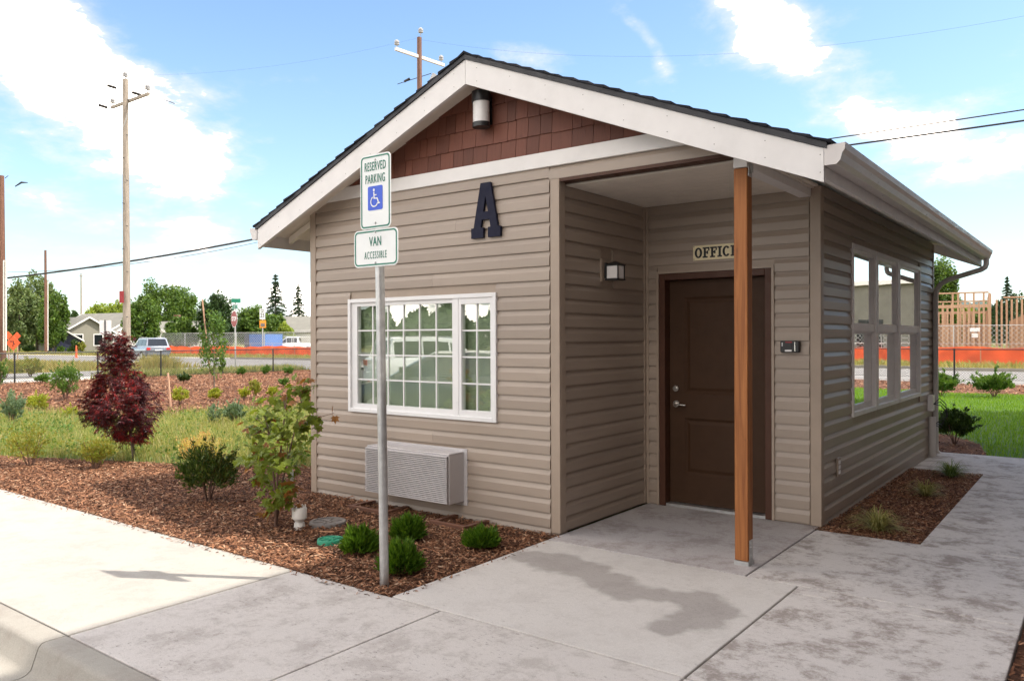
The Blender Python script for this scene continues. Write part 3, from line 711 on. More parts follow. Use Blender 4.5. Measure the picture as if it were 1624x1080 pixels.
b = MB(); b.box(1.885, -.026, z0+.036, 1.945, .045, z1-.036); b.build('mullion', 'white_vinyl', win)
b = MB(); frame_rect(b, 1.945, x1-.036, z0+.036, z1-.036, (.03, .03, .05, .05), -.022, .035); b.build('sash', 'white_vinyl', win)
gx = [(.656, 1.865, -.002), (1.975, 2.294, -.010)]
for (a, c, yy) in gx:
    zz0, zz1 = z0+(.081 if a < 1 else .086), z1-(.071 if a < 1 else .086)
    b = MB(); b.box(a-.004, yy+.012, zz0-.004, c+.004, yy+.017, zz1+.004); b.build('pane', 'glass', win)
    nx = 6 if a < 1 else 2; nz = 4
    for i in range(1, nx): xx = a+(c-a)*i/nx; q = MB(); q.box(xx-.0065, yy+.003, zz0, xx+.0065, yy+.0115, zz1); q.build('muntin', 'white_vinyl', win)
    for i in range(1, nz): z_ = zz0+(zz1-zz0)*i/nz; q = MB(); q.box(a, yy+.0035, z_-.0065, c, yy+.0113, z_+.0065); q.build('muntin', 'white_vinyl', win)
b = MB()
for i in range(50):
    z_ = z0+.05+i*.0205
    b.add([(x0+.06, .075, z_), (x1-.05, .075, z_), (x1-.05, .086, z_+.0215), (x0+.06, .086, z_+.0215)], [(0, 1, 2, 3)])
tag(b.build('blind_slats', 'blind', win), kind='stuff')

# right windows
for (ya, yb) in RW:
    b = MB(); frame_rect(b, ya, yb, RZ[0], RZ[1], .045, WX-.05, WX+.030, 'y'); wn = bevel(b.build('side_window', 'taupe', bld), .003)
    b = MB(); b.box(WX-.045, ya+.045, 1.575, WX+.016, yb-.045, 1.625); b.build('meeting_rail', 'taupe', wn)
    b = MB(); frame_rect(b, ya+.045, yb-.045, 1.625, RZ[1]-.045, .03, WX-.03, WX+.014, 'y'); b.build('upper_sash', 'taupe', wn)
    b = MB(); b.box(WX-.010, ya+.07, 1.65, WX-.005, yb-.07, RZ[1]-.07); b.build('pane', 'glass_dark', wn)
    b = MB(); frame_rect(b, ya+.045, yb-.045, RZ[0]+.045, 1.575, (.035, .035, .05, .02), WX-.045, WX-.012, 'y'); b.build('lower_sash', 'taupe', wn)
    b = MB(); b.box(WX-.034, ya+.075, RZ[0]+.09, WX-.029, yb-.075, 1.56); b.build('pane', 'glass_dark', wn)

# door
yd0 = D1+.012
b = MB(); frame_rect(b, DX0, DX1, 0.0-.05, DZ, .055, D1-.020, D1+.10); 
door_frame = MB(); 
for q in ((DX0, D1-.022, .004, DX0+.058, D1+.115, DZ), (DX1-.058, D1-.022, .004, DX1, D1+.115, DZ), (DX0+.058, D1-.022, DZ-.058, DX1-.058, D1+.115, DZ)): door_frame.box(*q)
frm = bevel(door_frame.build('door_frame', 'door_frame', bld), .003)
b = MB(); b.box(DX0-.022, D1-.030, .004, DX0-.001, D1-.001, DZ+.022); b.box(DX1+.001, D1-.030, .004, DX1+.022, D1-.001, DZ+.022); b.box(DX0-.001, D1-.030, DZ+.001, DX1+.001, D1-.001, DZ+.022); b.build('casing', 'trim_tan', bld)
xs0, xs1, zs0, zs1, yf = DX0+.062, DX1-.062, .032, DZ-.062, D1+.072
def door_slab():
    b = MB(); P2 = [(xs0+.14, xs1-.14, .29, .80), (xs0+.14, xs1-.14, 1.02, 1.89)]
    # stiles and rails as one frame face with two sunk, raised-field panels
    b.box(xs0, yf, zs0, P2[0][0], yf+.045, zs1); b.box(P2[0][1], yf, zs0, xs1, yf+.045, zs1)
    for (za, zb) in ((zs0, .29), (.80, 1.02), (1.89, zs1)): b.box(P2[0][0], yf, za, P2[0][1], yf+.045, zb)
    d = b.build('door', 'door', bld)
    for (a, c, za, zb) in P2:
        p = MB(); m1, m2 = .02, .055
        L = [[(a, za), (c, za), (c, zb), (a, zb)]]
        def ring(i, y): return [(a+i, y, za+i), (c-i, y, za+i), (c-i, y, zb-i), (a+i, y, zb-i)]
        vs = ring(0, yf+.001)+ring(m1, yf+.014)+ring(m1+.008, yf+.014)+ring(m2, yf+.004)
        fs = []
        for k in range(3):
            for j in range(4): fs.append((k*4+j, k*4+(j+1) % 4, (k+1)*4+(j+1) % 4, (k+1)*4+j))
        fs.append((12, 13, 14, 15)); p.add(vs, fs); p.build('door_panel', 'door', d)
    h = MB(); h.tube([(xs0+.065, yf-.001, 1.065), (xs0+.065, yf-.018, 1.065)], [.031, .028], 18); h.tube([(xs0+.065, yf-.018, 1.065), (xs0+.065, yf-.030, 1.065)], .012, 10); h.build('deadbolt', 'chrome', d, smooth=True)
    h = MB(); h.tube([(xs0+.065, yf-.001, .925), (xs0+.065, yf-.012, .925)], [.033, .030], 18); h.tube([(xs0+.065, yf-.012, .925), (xs0+.065, yf-.055, .925)], .010, 10)
    h.tube([(xs0+.060, yf-.055, .925), (xs0+.10, yf-.058, .922), (xs0+.175, yf-.052, .918)], [.011, .010, .008], 10); h.build('door_handle', 'chrome', d, smooth=True)
    for zz in (.25, 1.05, 1.85): h = MB(); h.tube([(xs1+.002, yf-.004, zz-.05), (xs1+.002, yf-.004, zz+.05)], .006, 8); h.build('hinge', 'galv', d)
door_slab()
b = MB(); b.box(DX0+.06, D1-.01, .003, DX1-.06, D1+.13, .026); b.build('threshold', 'galv', bld)
b = MB(); b.box(DX0-.02, D1+.16, .0, DX1+.02, D1+.2, 2.15); b.build('door_backing', 'interior', bld)

# small fittings (each could be unscrewed and lifted off)
def gable_lamp():
    t = thing('wall_lamp', (2.265, -.03, 3.25), 'black and white wall light at the peak of the red shingled gable', 'wall lamp')
    cx, cy = 2.265, -.105; hw = .072
    b = MB(); b.box(cx-.055, -.034, 3.29, cx+.055, -.019, 3.51); b.build('backplate', 'black', t)
    b = MB(); b.prism([(cx+hw*math.cos(a), cy+.01+.062*math.sin(a), 3.30) for a in np.linspace(0, 2*math.pi, 20, endpoint=False)], (0, 0, 0), (0, 0, .17)); b.build('diffuser', 'diffuser', t, smooth=True)
    b = MB(); b.prism([(cx+(hw+.009)*math.cos(a), cy+.01+.072*math.sin(a), 3.47) for a in np.linspace(0, 2*math.pi, 20, endpoint=False)], (0, 0, 0), (0, 0, .085)); b.build('cap', 'black', t, smooth=True)
    b = MB(); b.prism([(cx+(hw+.005)*math.cos(a), cy+.01+.067*math.sin(a), 3.262) for a in np.linspace(0, 2*math.pi, 20, endpoint=False)], (0, 0, 0), (0, 0, .038)); b.build('base_ring', 'black', t, smooth=True)
gable_lamp()
def porch_lamp():
    t = thing('wall_lamp', (X1, .72, 2.0), 'square black porch lantern on a tan block beside the door recess', 'wall lamp')
    b = MB(); b.box(X1+.002, .605, 1.995, X1+.026, .795, 2.195); bevel(b.build('mounting_block', 'trim_tan', t), .004)
    b = MB(); b.box(X1+.027, .655, 2.03, X1+.040, .745, 2.16); b.build('backplate', 'black', t)
    xa, xb, ya, yb, za, zb = X1+.045, X1+.165, .645, .765, 2.02, 2.135
    b = MB(); b.box(xa+.008, ya+.008, za+.006, xb-.008, yb-.008, zb-.004); b.build('glass_box', 'diffuser', t)
    b = MB(); w = .009
    for (px_, py_) in ((xa, ya), (xb-w, ya), (xa, yb-w), (xb-w, yb-w)): b.box(px_, py_, za, px_+w, py_+w, zb)
    b.box(xa-.003, ya-.003, za-.010, xb+.003, yb+.003, za-.001); b.box(xa-.004, ya-.004, zb+.001, xb+.004, yb+.004, zb+.010)
    c = ((xa+xb)/2, (ya+yb)/2)
    b.add([(xa, ya, zb+.0105), (xb, ya, zb+.0105), (xb, yb, zb+.0105), (xa, yb, zb+.0105), (c[0], c[1], zb+.04)], [(3, 2, 1, 0), (0, 1, 4), (1, 2, 4), (2, 3, 4), (3, 0, 4)])
    b.box(X1+.040, .69, 2.148, xa+.03, .71, 2.158); b.build('lantern_frame', 'black', t)
porch_lamp()
# letter A
hA, wA = .455, .31
Aout = [(-.155, 0), (-.025, 0), (-.025, .085), (-.052, .085), (-.040, .150), (.040, .150), (.052, .085), (.025, .085), (.025, 0), (.155, 0), (.155, .085), (.128, .085), (.052, .455), (-.052, .455), (-.128, .085), (-.155, .085)]
Ain = [(-.026, .215), (0, .345), (.026, .215)]
la = shape2d('letter', [Aout, Ain], .022, 'navy', None, facing(2.266, -.036, 2.362))
bevel(la, .002); tag(la, 'big navy slab serif letter A mounted high on the tan front wall', 'letter')
# OFFICE plate with slab serif letters
op = thing('office_sign', (3.66, D1, 2.2), 'cream OFFICE plate with black slab serif letters above the brown door', 'sign')
b = MB(); b.box(3.452, D1-.030, 2.205, 3.885, D1-.0175, 2.335); bevel(b.build('plate', 'office_cream', op), .002)
def F_(e): return [(0, 0), (.030*e, 0), (.030, 0)]
def slab_letter(ch):
    H, w, t, sf = .092, .062, .019, .010
    if ch in 'FE':
        p = [(0, 0), (w if ch == 'E' else t+2*sf+.006, 0)]
        if ch == 'E': p += [(w, .030), (w-.011, .030), (w-.011, .014), (sf+t, .014)]
        else: p += [(t+2*sf+.006, .013), (sf+t, .013)]
        p += [(sf+t, .040), (w-.024, .040), (w-.024, .032), (w-.013, .032), (w-.013, .062), (w-.024, .062), (w-.024, .053), (sf+t, .053), (sf+t, H-.014), (w-.011, H-.014), (w-.011, H-.032), (w, H-.032), (w, H), (0, H), (0, H-.013), (sf, H-.013), (sf, .013), (0, .013)]
        return [p], w
    if ch == 'I':
        w = .040; c = w/2; return [[(0, 0), (w, 0), (w, .013), (c+t/2, .013), (c+t/2, H-.013), (w, H-.013), (w, H), (0, H), (0, H-.013), (c-t/2, H-.013), (c-t/2, .013), (0, .013)]], w
    el = lambda rx, ry, a0, a1, n: [(.034+rx*math.cos(a), H/2+ry*math.sin(a)) for a in np.linspace(a0, a1, n)]
    if ch == 'O': return [el(.034, H/2, 0, 2*math.pi, 29)[:-1], el(.015, H/2-.014, 0, 2*math.pi, 25)[:-1]], .068
    if ch == 'C':
        a = el(.034, H/2, R(38), R(322), 24); c = el(.015, H/2-.014, R(322), R(38), 20)
        return [a+[(.066, .014), (.066, .034), (.055, .034)][2:]*0+c], .066
x = 3.470
for ch in 'OFFICE':
    sp, w = slab_letter(ch); shape2d('lettering', sp, .004, 'ink', op, facing(x, D1-.032, 2.224)); x += w+.006
for (xx, zz) in ((3.462, 2.216), (3.462, 2.325), (3.875, 2.216), (3.875, 2.325)): MB().tube([(xx, D1-.031, zz), (xx, D1-.034, zz)], .004, 8).build('screw', 'ink', op)
# key box
kx = thing('keypad_box', (4.30, D1, 1.4), 'small black key box with red and white labels right of the brown door', 'key box')
b = MB(); b.box(4.228, D1-.060, 1.402, 4.382, D1-.0175, 1.498); bevel(b.build('case', 'black', kx), .008, 2)
b = MB(); b.box(4.272, D1-.0625, 1.480, 4.325, D1-.0605, 1.491); b.build('label_strip', 'sign_red', kx)
b = MB(); b.box(4.268, D1-.0625, 1.409, 4.322, D1-.0605, 1.424); b.box(4.242, D1-.0625, 1.452, 4.250, D1-.0605, 1.482); b.build('label_strip', 'white_vinyl', kx)
b = MB(); b.box(4.272, D1-.066, 1.432, 4.318, D1-.0605, 1.474); b.build('dial_block', 'black', kx)
b = MB(); b.box(4.345, D1-.064, 1.412, 4.352, D1-.0605, 1.488); b.build('hinge', 'chrome', kx)
# outlet cover on the right wall
oc = thing('outlet_cover', (WX, 1.93, .35), 'small vertical outlet cover low on the right clapboard wall', 'outlet')
b = MB(); b.box(WX+.0175, 1.87, .335, WX+.028, 1.975, .50); bevel(b.build('plate', 'trim_tan', oc), .003)
b = MB()
for i in range(3): b.box(WX+.0285, 1.90, .36+i*.042, WX+.034, 1.945, .39+i*.042)
b.build('flap', 'taupe', oc)
# wall air conditioner
ac = thing('air_conditioner', (1.52, 0, .12), 'louvred grey air conditioner grille low on the front wall under the window', 'air conditioner')
b = MB(); b.box(.985, -.022, .105, 2.035, -.001, .585); bevel(b.build('wall_sleeve', 'grille', ac), .003)
ax0, ax1, az0, az1 = 1.005, 2.000, .140, .562
b = MB(); b.box(ax0, -.210, az1-.012, ax1, -.0225, az1); b.box(ax1-.012, -.210, az0, ax1, -.0225, az1-.013); b.box(ax0, -.210, az0, ax0+.012, -.0225, az1-.013); b.box(ax0+.012, -.210, az0, ax1-.012, -.0225, az0+.010); bevel(b.build('case', 'grille', ac), .002)
b = MB(); b.box(ax0+.013, -.18, az0+.011, ax1-.013, -.175, az1-.013); b.build('backing', 'dark', ac)
nl = 25
for i in range(nl):
    z_ = az0+.010+(az1-az0-.022)*(i+.5)/nl; b = MB(); hgt = (az1-az0-.022)/nl
    b.prism([(0, -.240, z_-hgt*.46), (0, -.240, z_+hgt*.02), (0, -.213, z_+hgt*.42), (0, -.207, z_+hgt*.42), (0, -.207, z_+.0)], (ax0+.002, 0, 0), (ax1-.004, 0, 0)); b.build('louvre', 'grille', ac)
# electrical conduit by the far corner of the right wall
cv = thing('electrical_conduit', (4.57, 6.15, 0), 'grey conduit stub with loose black cables at the far wall corner by the downspout', 'conduit')
b = MB(); b.tube([(4.58, 6.18, -.03), (4.58, 6.18, .50)], .045, 14); b.build('pipe', 'downspout', cv, smooth=True)
b = MB(); b.box(4.54, 6.10, .58, 4.60, 6.24, .78); b.build('box', 'taupe', cv)
for k in range(3):
    p = [(4.60, 6.15+.03*k, .66), (4.66, 6.2+.05*k, .74-.05*k), (4.72, 6.3+.05*k, .66-.06*k), (4.71+.01*k, 6.36, .50), (4.66, 6.30, .35+.05*k), (4.60, 6.2, .40)]
    MB().tube(p, .006, 6).build('cable', 'black', cv, smooth=True)
# overhead service wire to the left eave and wires to the right
def wire(name, a, b_, sag, r, label, n=24, group=None):
    a = Vector(a); b_ = Vector(b_); pts = [a.lerp(b_, t)-Vector((0, 0, sag*4*t*(1-t))) for t in np.linspace(0, 1, n)]
    return tag(MB().tube(pts, r, 6).build(name, 'ink'), label, 'wire', group)

# ------------------------------------------------------------------ parking sign
PX_, PY_ = 2.745, -1.69
sg = thing('parking_sign_post', (PX_, PY_, 0), 'round galvanised post in the bark bed carrying the reserved and van accessible signs', 'sign post')
b = MB(); b.tube([(PX_+.03, PY_, -.06), (PX_, PY_, 2.0), (PX_-.004, PY_, 2.62)], .0285, 20); b.build('pole', 'galv', sg, smooth=True)
def plate(parent, w, h, zc, r, y):
    sp = rrect(w, h, r); o = shape2d('sign_plate', [sp], .003, 'sign_white', parent, facing(PX_, y, zc))
    shape2d('border', [rrect(w-.016, h-.016, r-.006), rrect(w-.034, h-.034, r-.012)], .0012, 'sign_green', parent, facing(PX_, y-.0024, zc))
yS = PY_-.034
rp = thing('reserved_parking_sign', (PX_, yS, 2.44), 'tall white RESERVED PARKING sign with a blue wheelchair symbol, top of the post', 'sign')
plate(rp, .272, .462, 2.443, .03, yS)
text('lettering', 'RESERVED', .078, facing(PX_, yS-.0030, 2.598), 'sign_green', rp, .50, .0008, .0004, 1.12)
text('lettering', 'PARKING', .078, facing(PX_, yS-.0030, 2.520), 'sign_green', rp, .50, .0008, .0004, 1.12)
shape2d('symbol_panel', [rrect(.132, .150, .012)], .0012, 'sign_blue', rp, facing(PX_, yS-.0026, 2.402))
def wheelchair():
    F = facing(PX_, yS-.0042, 2.402); t = .0055
    def stroke(pts, w):
        L = []; Rr = []
        P = [Vector((p[0], p[1])) for p in pts]
        for i, p in enumerate(P):
            d = (P[min(i+1, len(P)-1)]-P[max(i-1, 0)]).normalized(); n = Vector((-d.y, d.x))
            L.append(tuple(p+n*w/2)); Rr.append(tuple(p-n*w/2))
        return L+Rr[::-1]
    head = [(-.010+.0085*math.cos(a), .050+.0085*math.sin(a)) for a in np.linspace(0, 2*math.pi, 13)[:-1]]
    body = stroke([(-.010, .038), (-.008, -.002), (.019, -.003), (.034, -.036), (.044, -.032)], .0095)
    arm = stroke([(-.007, .018), (.014, .018)], .007)
    ring = stroke([(-.006+.031*math.cos(a), -.022+.031*math.sin(a)) for a in np.linspace(R(118), R(345), 20)], .0075)
    for i, s_ in enumerate((head, body, arm, ring)): shape2d('symbol', [s_], .0010, 'sign_white', rp, F @ Matrix.Translation((0, 0, i*.0003)))
wheelchair()
for zz in (2.640, 2.247): MB().tube([(PX_, yS-.001, zz), (PX_, yS-.009, zz)], [.008, .005], 8).build('bolt', 'galv', rp)
va = thing('van_accessible_sign', (PX_, yS, 2.09), 'small white VAN ACCESSIBLE sign below the reserved parking sign', 'sign')
plate(va, .392, .232, 2.092, .034, yS)
text('lettering', 'VAN', .082, facing(PX_, yS-.0030, 2.130), 'sign_green', va, .62, .0008, .0008, 1.1)
text('lettering', 'ACCESSIBLE', .066, facing(PX_, yS-.0030, 2.046), 'sign_green', va, .46, .0008, -.0004, 1.28)
for zz in (2.190, 1.999): MB().tube([(PX_, yS-.001, zz), (PX_, yS-.009, zz)], [.008, .005], 8).build('bolt', 'galv', va)

# ------------------------------------------------------------------ plant helpers
def rdirs(n):
    v = rng.normal(size=(n, 3)); return v/np.linalg.norm(v, axis=1, keepdims=True)
def leaf_quads(C, L, Wd, up=.0, dirs=None):
    n = len(C); u = rdirs(n) if dirs is None else dirs
    a = rdirs(n); a[:, 2] += up; w = np.cross(u, a); w /= np.linalg.norm(w, axis=1, keepdims=True)+1e-9
    L = (np.full(n, L) if np.isscalar(L) else L)[:, None]*rng.uniform(.7, 1.25, (n, 1)); Wd = (np.full(n, Wd) if np.isscalar(Wd) else Wd)[:, None]*rng.uniform(.7, 1.2, (n, 1))
    nrm = np.cross(u, w)*L*.10
    V = np.stack([C-u*L/2, C+w*Wd/2+nrm, C+u*L/2, C-w*Wd/2+nrm], 1).reshape(-1, 3)
    return V, np.arange(n*4)
def crown_points(c, rx, ry, rz_, n, clumps=40, cr=.28, shape='round', hollow=.45):
    """leaf centres gathered in clumps through an uneven crown"""
    K = clumps; d = rdirs(K); r = rng.uniform(hollow, 1.0, (K, 1))**.6; P = d*r
    if shape == 'cone': P[:, :2] *= np.clip(.62-.55*P[:, 2:3], .08, 1.1)
    if shape == 'low': P[:, 2] = np.abs(P[:, 2])-.25
    if shape == 'dome': P[:, 2] = np.where(P[:, 2] < 0, P[:, 2]*.75, P[:, 2])
    sz = rng.uniform(.6, 1.35, K)*cr
    k = rng.integers(0, K, n); q = P[k]+rdirs(n)*(rng.uniform(0, 1, (n, 1))**.45)*sz[k][:, None]
    return np.asarray(c)+q*np.array([rx, ry, rz_])
def trunk_limbs(b, base, top, r0, spread, nlimb=6, h0=.35):
    base = np.array(base, float); top = np.array(top, float)
    pts = [base+(top-base)*t+np.array([rng.normal(0, .02), rng.normal(0, .02), 0])*np.linalg.norm(top-base)*(0 if t == 0 else 1) for t in (0, .3, .6, 1)]
    b.tube(pts, [r0, r0*.78, r0*.5, r0*.15], 7)
    for i in range(nlimb):
        t = h0+(.9-h0)*i/max(nlimb, 1); a = i*2.4+rng.uniform(-.4, .4); s = base+(top-base)*t; H = np.linalg.norm(top-base)
        e = s+np.array([math.cos(a)*spread*(1-.4*t), math.sin(a)*spread*(1-.4*t), H*.22])
        b.tube([s, (s+e)/2+np.array([0, 0, H*.02]), e], [r0*.42*(1-t*.5), r0*.25*(1-t*.5), r0*.07], 5)
def tree(name, label, x, y, h, r, mat, n=5000, leaf=.30, clumps=55, crown0=.22, trunk_r=None, shape='dome', group='trees behind the road', z=-.07, cr=.27, bark='bark', cat='tree', off=None):
    t = thing(name, (x, y, z), label, cat, group); tr = trunk_r or h*.022
    b = MB(); trunk_limbs(b, (x, y, z-.1), (x, y, z+h*.86), tr, r*.7); b.build('trunk', bark, t, smooth=True)
    cz = z+h*(crown0+1)/2; C = crown_points((x, y, cz), r, r, h*(1-crown0)/2, n, clumps, cr, shape)
    V, F = leaf_quads(C, leaf, leaf*.55, .6); npmesh('crown', V, F, mat, t, 4, off=(x, y, z)); return t
def conifer(name, label, x, y, h, r, n=5200, group='conifers behind the road', z=-.07, droop=.25, gap=0.):
    t = thing(name, (x, y, z), label, 'tree', group)
    b = MB(); b.tube([(x, y, z-.1), (x, y, z+h*.98)], [h*.018, .02], 7); b.build('trunk', 'bark', t, smooth=True)
    nb = 95; P = []; U = []
    lv = np.linspace(.12, .97, nb)+rng.uniform(-.01, .01, nb); per = n//nb
    for i, q in enumerate(lv):
        a = i*2.399+rng.uniform(-.3, .3); rr = r*(1.02-q)*rng.uniform(.6, 1.1)*(1.0 if q > .25 else .85)
        s = rng.uniform(.08, 1, per)**.8; base = np.array([x, y, z+h*q]); d = np.array([math.cos(a), math.sin(a), 0])
        p = base+np.outer(s*rr, d)+np.outer(-s**2*rr*droop, [0, 0, 1])+rng.normal(0, 1, (per, 3))*np.array([.16, .16, .07])*rr*.9*(1-s*.5)[:, None]
        P.append(p); U.append(np.tile(d, (per, 1))+rng.normal(0, .45, (per, 3)))
    P = np.concatenate(P); U = np.concatenate(U); U /= np.linalg.norm(U, axis=1, keepdims=True)
    V, F = leaf_quads(P, h*.035, h*.013, .5, U); npmesh('crown', V, F, 'needles', t, 4, off=(x, y, z)); return t
def blades(P, h, w, lean=.35, jitter=.3, z=0.):
    """one bent blade (two triangles' worth in a strip) at every point"""
    n = len(P); a = rng.uniform(0, 2*math.pi, n); la = rng.uniform(0, 2*math.pi, n); l = rng.uniform(0, lean, n)
    hh = h*rng.uniform(1-jitter, 1+jitter, n); B = np.column_stack([P[:, 0], P[:, 1], np.full(n, z) if P.shape[1] < 3 else P[:, 2]])
    s = np.column_stack([np.cos(a), np.sin(a), np.zeros(n)])*w/2; ld = np.column_stack([np.cos(la), np.sin(la), np.zeros(n)])
    mid = B+np.column_stack([np.zeros(n), np.zeros(n), hh*.55])+ld*(hh*l*.35)[:, None]; tip = B+ld*(hh*l)[:, None]; tip[:, 2] += hh*(1-.25*l)
    V = np.stack([B-s, B+s, mid+s*.7, mid-s*.7, tip], 1).reshape(-1, 3)
    i = np.arange(n)[:, None]*5
    F = np.concatenate([i+np.array([[0, 1, 2]]), i+np.array([[0, 2, 3]]), i+np.array([[3, 2, 4]])], 1)
    return V, F.ravel()
def bush(name, label, x, y, w, h, mat, n=2500, leaf=.03, group=None, z=0., clumps=40, upright=.3, stem=True, cr=.3, cat='shrub', aspect=.5, shape='dome', stems=6):
    t = thing(name, (x, y, z), label, cat, group)
    b = MB()
    for k in range(stems):
        a = k*2*math.pi/stems+rng.uniform(-.3, .3); q = rng.uniform(.35, .85); e = (x+math.cos(a)*w*.5*q*.8, y+math.sin(a)*w*.5*q*.8, z+h*rng.uniform(.55, .9))
        b.tube([(x+math.cos(a)*.012, y+math.sin(a)*.012, z-.03), ((x+e[0])/2, (y+e[1])/2, z+h*.35), e], [max(h*.018, .003), max(h*.012, .002), .0015], 5)
    b.build('stems', 'twig', t)
    C = crown_points((x, y, z+h*.54), w*.5*.84, w*.5*.84, h*.46*.86, n, clumps, cr, shape, .3)
    D_ = C-np.array([x, y, z+h*.15]); D_ /= np.linalg.norm(D_, axis=1, keepdims=True); D_ = D_+rdirs(n)*.8; D_[:, 2] += upright; D_ /= np.linalg.norm(D_, axis=1, keepdims=True)
    C[:, 2] = np.maximum(C[:, 2], z+leaf*.3)
    k = int(n*.14); a_ = rng.integers(0, 9, k); sd_ = rdirs(9); sd_[:, 2] = np.abs(sd_[:, 2])*.9+.25; sd_ /= np.linalg.norm(sd_, axis=1, keepdims=True)
    q_ = rng.uniform(.55, 1.22, (k, 1)); C[:k] = np.array([x, y, z+h*.30])+sd_[a_]*q_*np.array([w*.52, w*.52, h*.72])+rng.normal(0, w*.022, (k, 3)); D_[:k] = sd_[a_]*.8+rdirs(k)*.7
    D_[:k] /= np.linalg.norm(D_[:k], axis=1, keepdims=True)
    sz_ = leaf*rng.uniform(.6, 1.35, n); V, F = leaf_quads(C, sz_, sz_*aspect, .4, D_); npmesh('foliage', V, F, mat, t, 4, off=(x, y, z)); return t
def palmate(name, lobes, notch, mat, fold=.12, widths=None):
    vs = [(0, 0, 0)]; n = len(lobes)
    for i, (a, r_) in enumerate(lobes):
        a = R(a); vs.append((r_*math.sin(a), r_*math.cos(a), -fold*r_*r_*.5))
        if i < n-1:
            a2 = R((lobes[i][0]+lobes[i+1][0])/2); rr = notch*(r_+lobes[i+1][1])/2
            vs.append((rr*math.sin(a2), rr*math.cos(a2), fold*.35))
    vs.append((0, -.10, 0)); k = len(vs)-1
    me = bpy.data.meshes.new(name); me.from_pydata(vs, [], [(0, i+1, i) for i in range(1, k)]+[(0, 1, k)]); me.materials.append(M[mat]); return me
def chips(poly, n, L, Wd, z=-.012, name='bark_chips', avoid=()):
    P = scatter(poly, n)
    for (cx, cy, r_) in avoid: P = P[(P[:, 0]-cx)**2+(P[:, 1]-cy)**2 > r_*r_]
    n = len(P); C = np.column_stack([P, np.full(n, z)+rng.uniform(0, .016, n)*(L/.03)])
    a = rng.uniform(0, 2*math.pi, n); u = np.column_stack([np.cos(a), np.sin(a), rng.normal(0, .28, n)]); u /= np.linalg.norm(u, axis=1, keepdims=True)
    w = np.column_stack([-np.sin(a), np.cos(a), rng.normal(0, .35, n)]); w /= np.linalg.norm(w, axis=1, keepdims=True)
    l = L*rng.lognormal(0, .38, n)[:, None]/2; ww = Wd*rng.lognormal(0, .3, n)[:, None]/2; th = np.array([0, 0, 1])*ww*.5
    V = np.stack([C-u*l-w*ww*.7, C+u*l-w*ww, C+u*l*.8+w*ww, C-u*l+w*ww*.6, C+th], 1).reshape(-1, 3)
    i = np.arange(n)[:, None]*5
    F = np.concatenate([i+np.array([q]) for q in ((0, 1, 4), (1, 2, 4), (2, 3, 4), (3, 0, 4))], 1).ravel()
    return npmesh(name, V, F, 'chips', None, 3, 'stuff')

# ------------------------------------------------------------------ bark, grass
lids = [(1.19, -.82, .16), (1.66, -1.22, .125)]
nearbed = [(-3.6, -1.84), (2.975, -1.84), (2.975, -.03), (-.05, -.03), (-.05, 1.9), (-.6, 1.4), (-1.2, .95), (-2.65, .2), (-3.6, -.2)]
chips(nearbed, 62000, .026, .009, avoid=lids); chips([(-7.4, -1.845), (-3.6, -1.845), (-3.6, -.2), (-5.3, -.9)], 14000, .034, .012)
chips(rightbed, 12000, .026, .009); chips(walkbed, 9000, .030, .010); chips(backbed, 3500, .035, .012); chips(hedgebed, 16000, .06, .025, -.02)
chips(farbed, 70000, .062, .024, -.02)
chips(nearbed, 5000, .038, .014, -.008, avoid=lids); chips([(-3, -1.93), (2.99, -1.93), (2.99, -1.84), (-3, -1.84)], 260, .022, .009, .002); chips([(2.985, -1.8), (3.06, -1.8), (3.06, -.1), (2.985, -.1)], 90, .02, .008, .002); chips([(0, -1.86), (2.99, -1.86), (2.99, -1.80), (0, -1.80)], 900, .022, .009, .004)
def grass(name, poly, n, h, w, mat, lean=.4, z=-.02):
    V, F = blades(scatter(poly, n), h, w, lean, .45, z); return npmesh(name, V, F, mat, None, 3, 'stuff')
grass('lawn_grass', lawnp, 110000, .05, .010, 'lawn', .5)
sw2 = swale
grass('wild_grass', sw2, 90000, .12, .008, 'wild', .9)
P = scatter(sw2, 2600); k = rng.integers(0, len(P), 26000); Q = P[k]+rng.normal(0, .06, (26000, 2)); Q = Q[inpoly(Q, sw2)]
V, F = blades(Q, .22, .008, .8, .5, -.02); npmesh('wild_grass', V, F, 'wild', None, 3, 'stuff')
# low broad leaved weeds among the grass
Pc = scatter(sw2, 900); k = rng.integers(0, 900, 15000); Cw = np.column_stack([Pc[k]+rng.normal(0, .11, (15000, 2)), rng.uniform(0.02, .15, 15000)])
V, F = leaf_quads(Cw, .06, .03, .8); npmesh('weeds', V, F, 'shrub_mid', None, 4, 'stuff')
Pc = scatter(sw2, 500); k = rng.integers(0, 500, 7000); Cw = np.column_stack([Pc[k]+rng.normal(0, .12, (7000, 2)), rng.uniform(0.05, .20, 7000)])
V, F = leaf_quads(Cw, .04, .02, .8); npmesh('weeds', V, F, 'shrub_orange', None, 4, 'stuff')
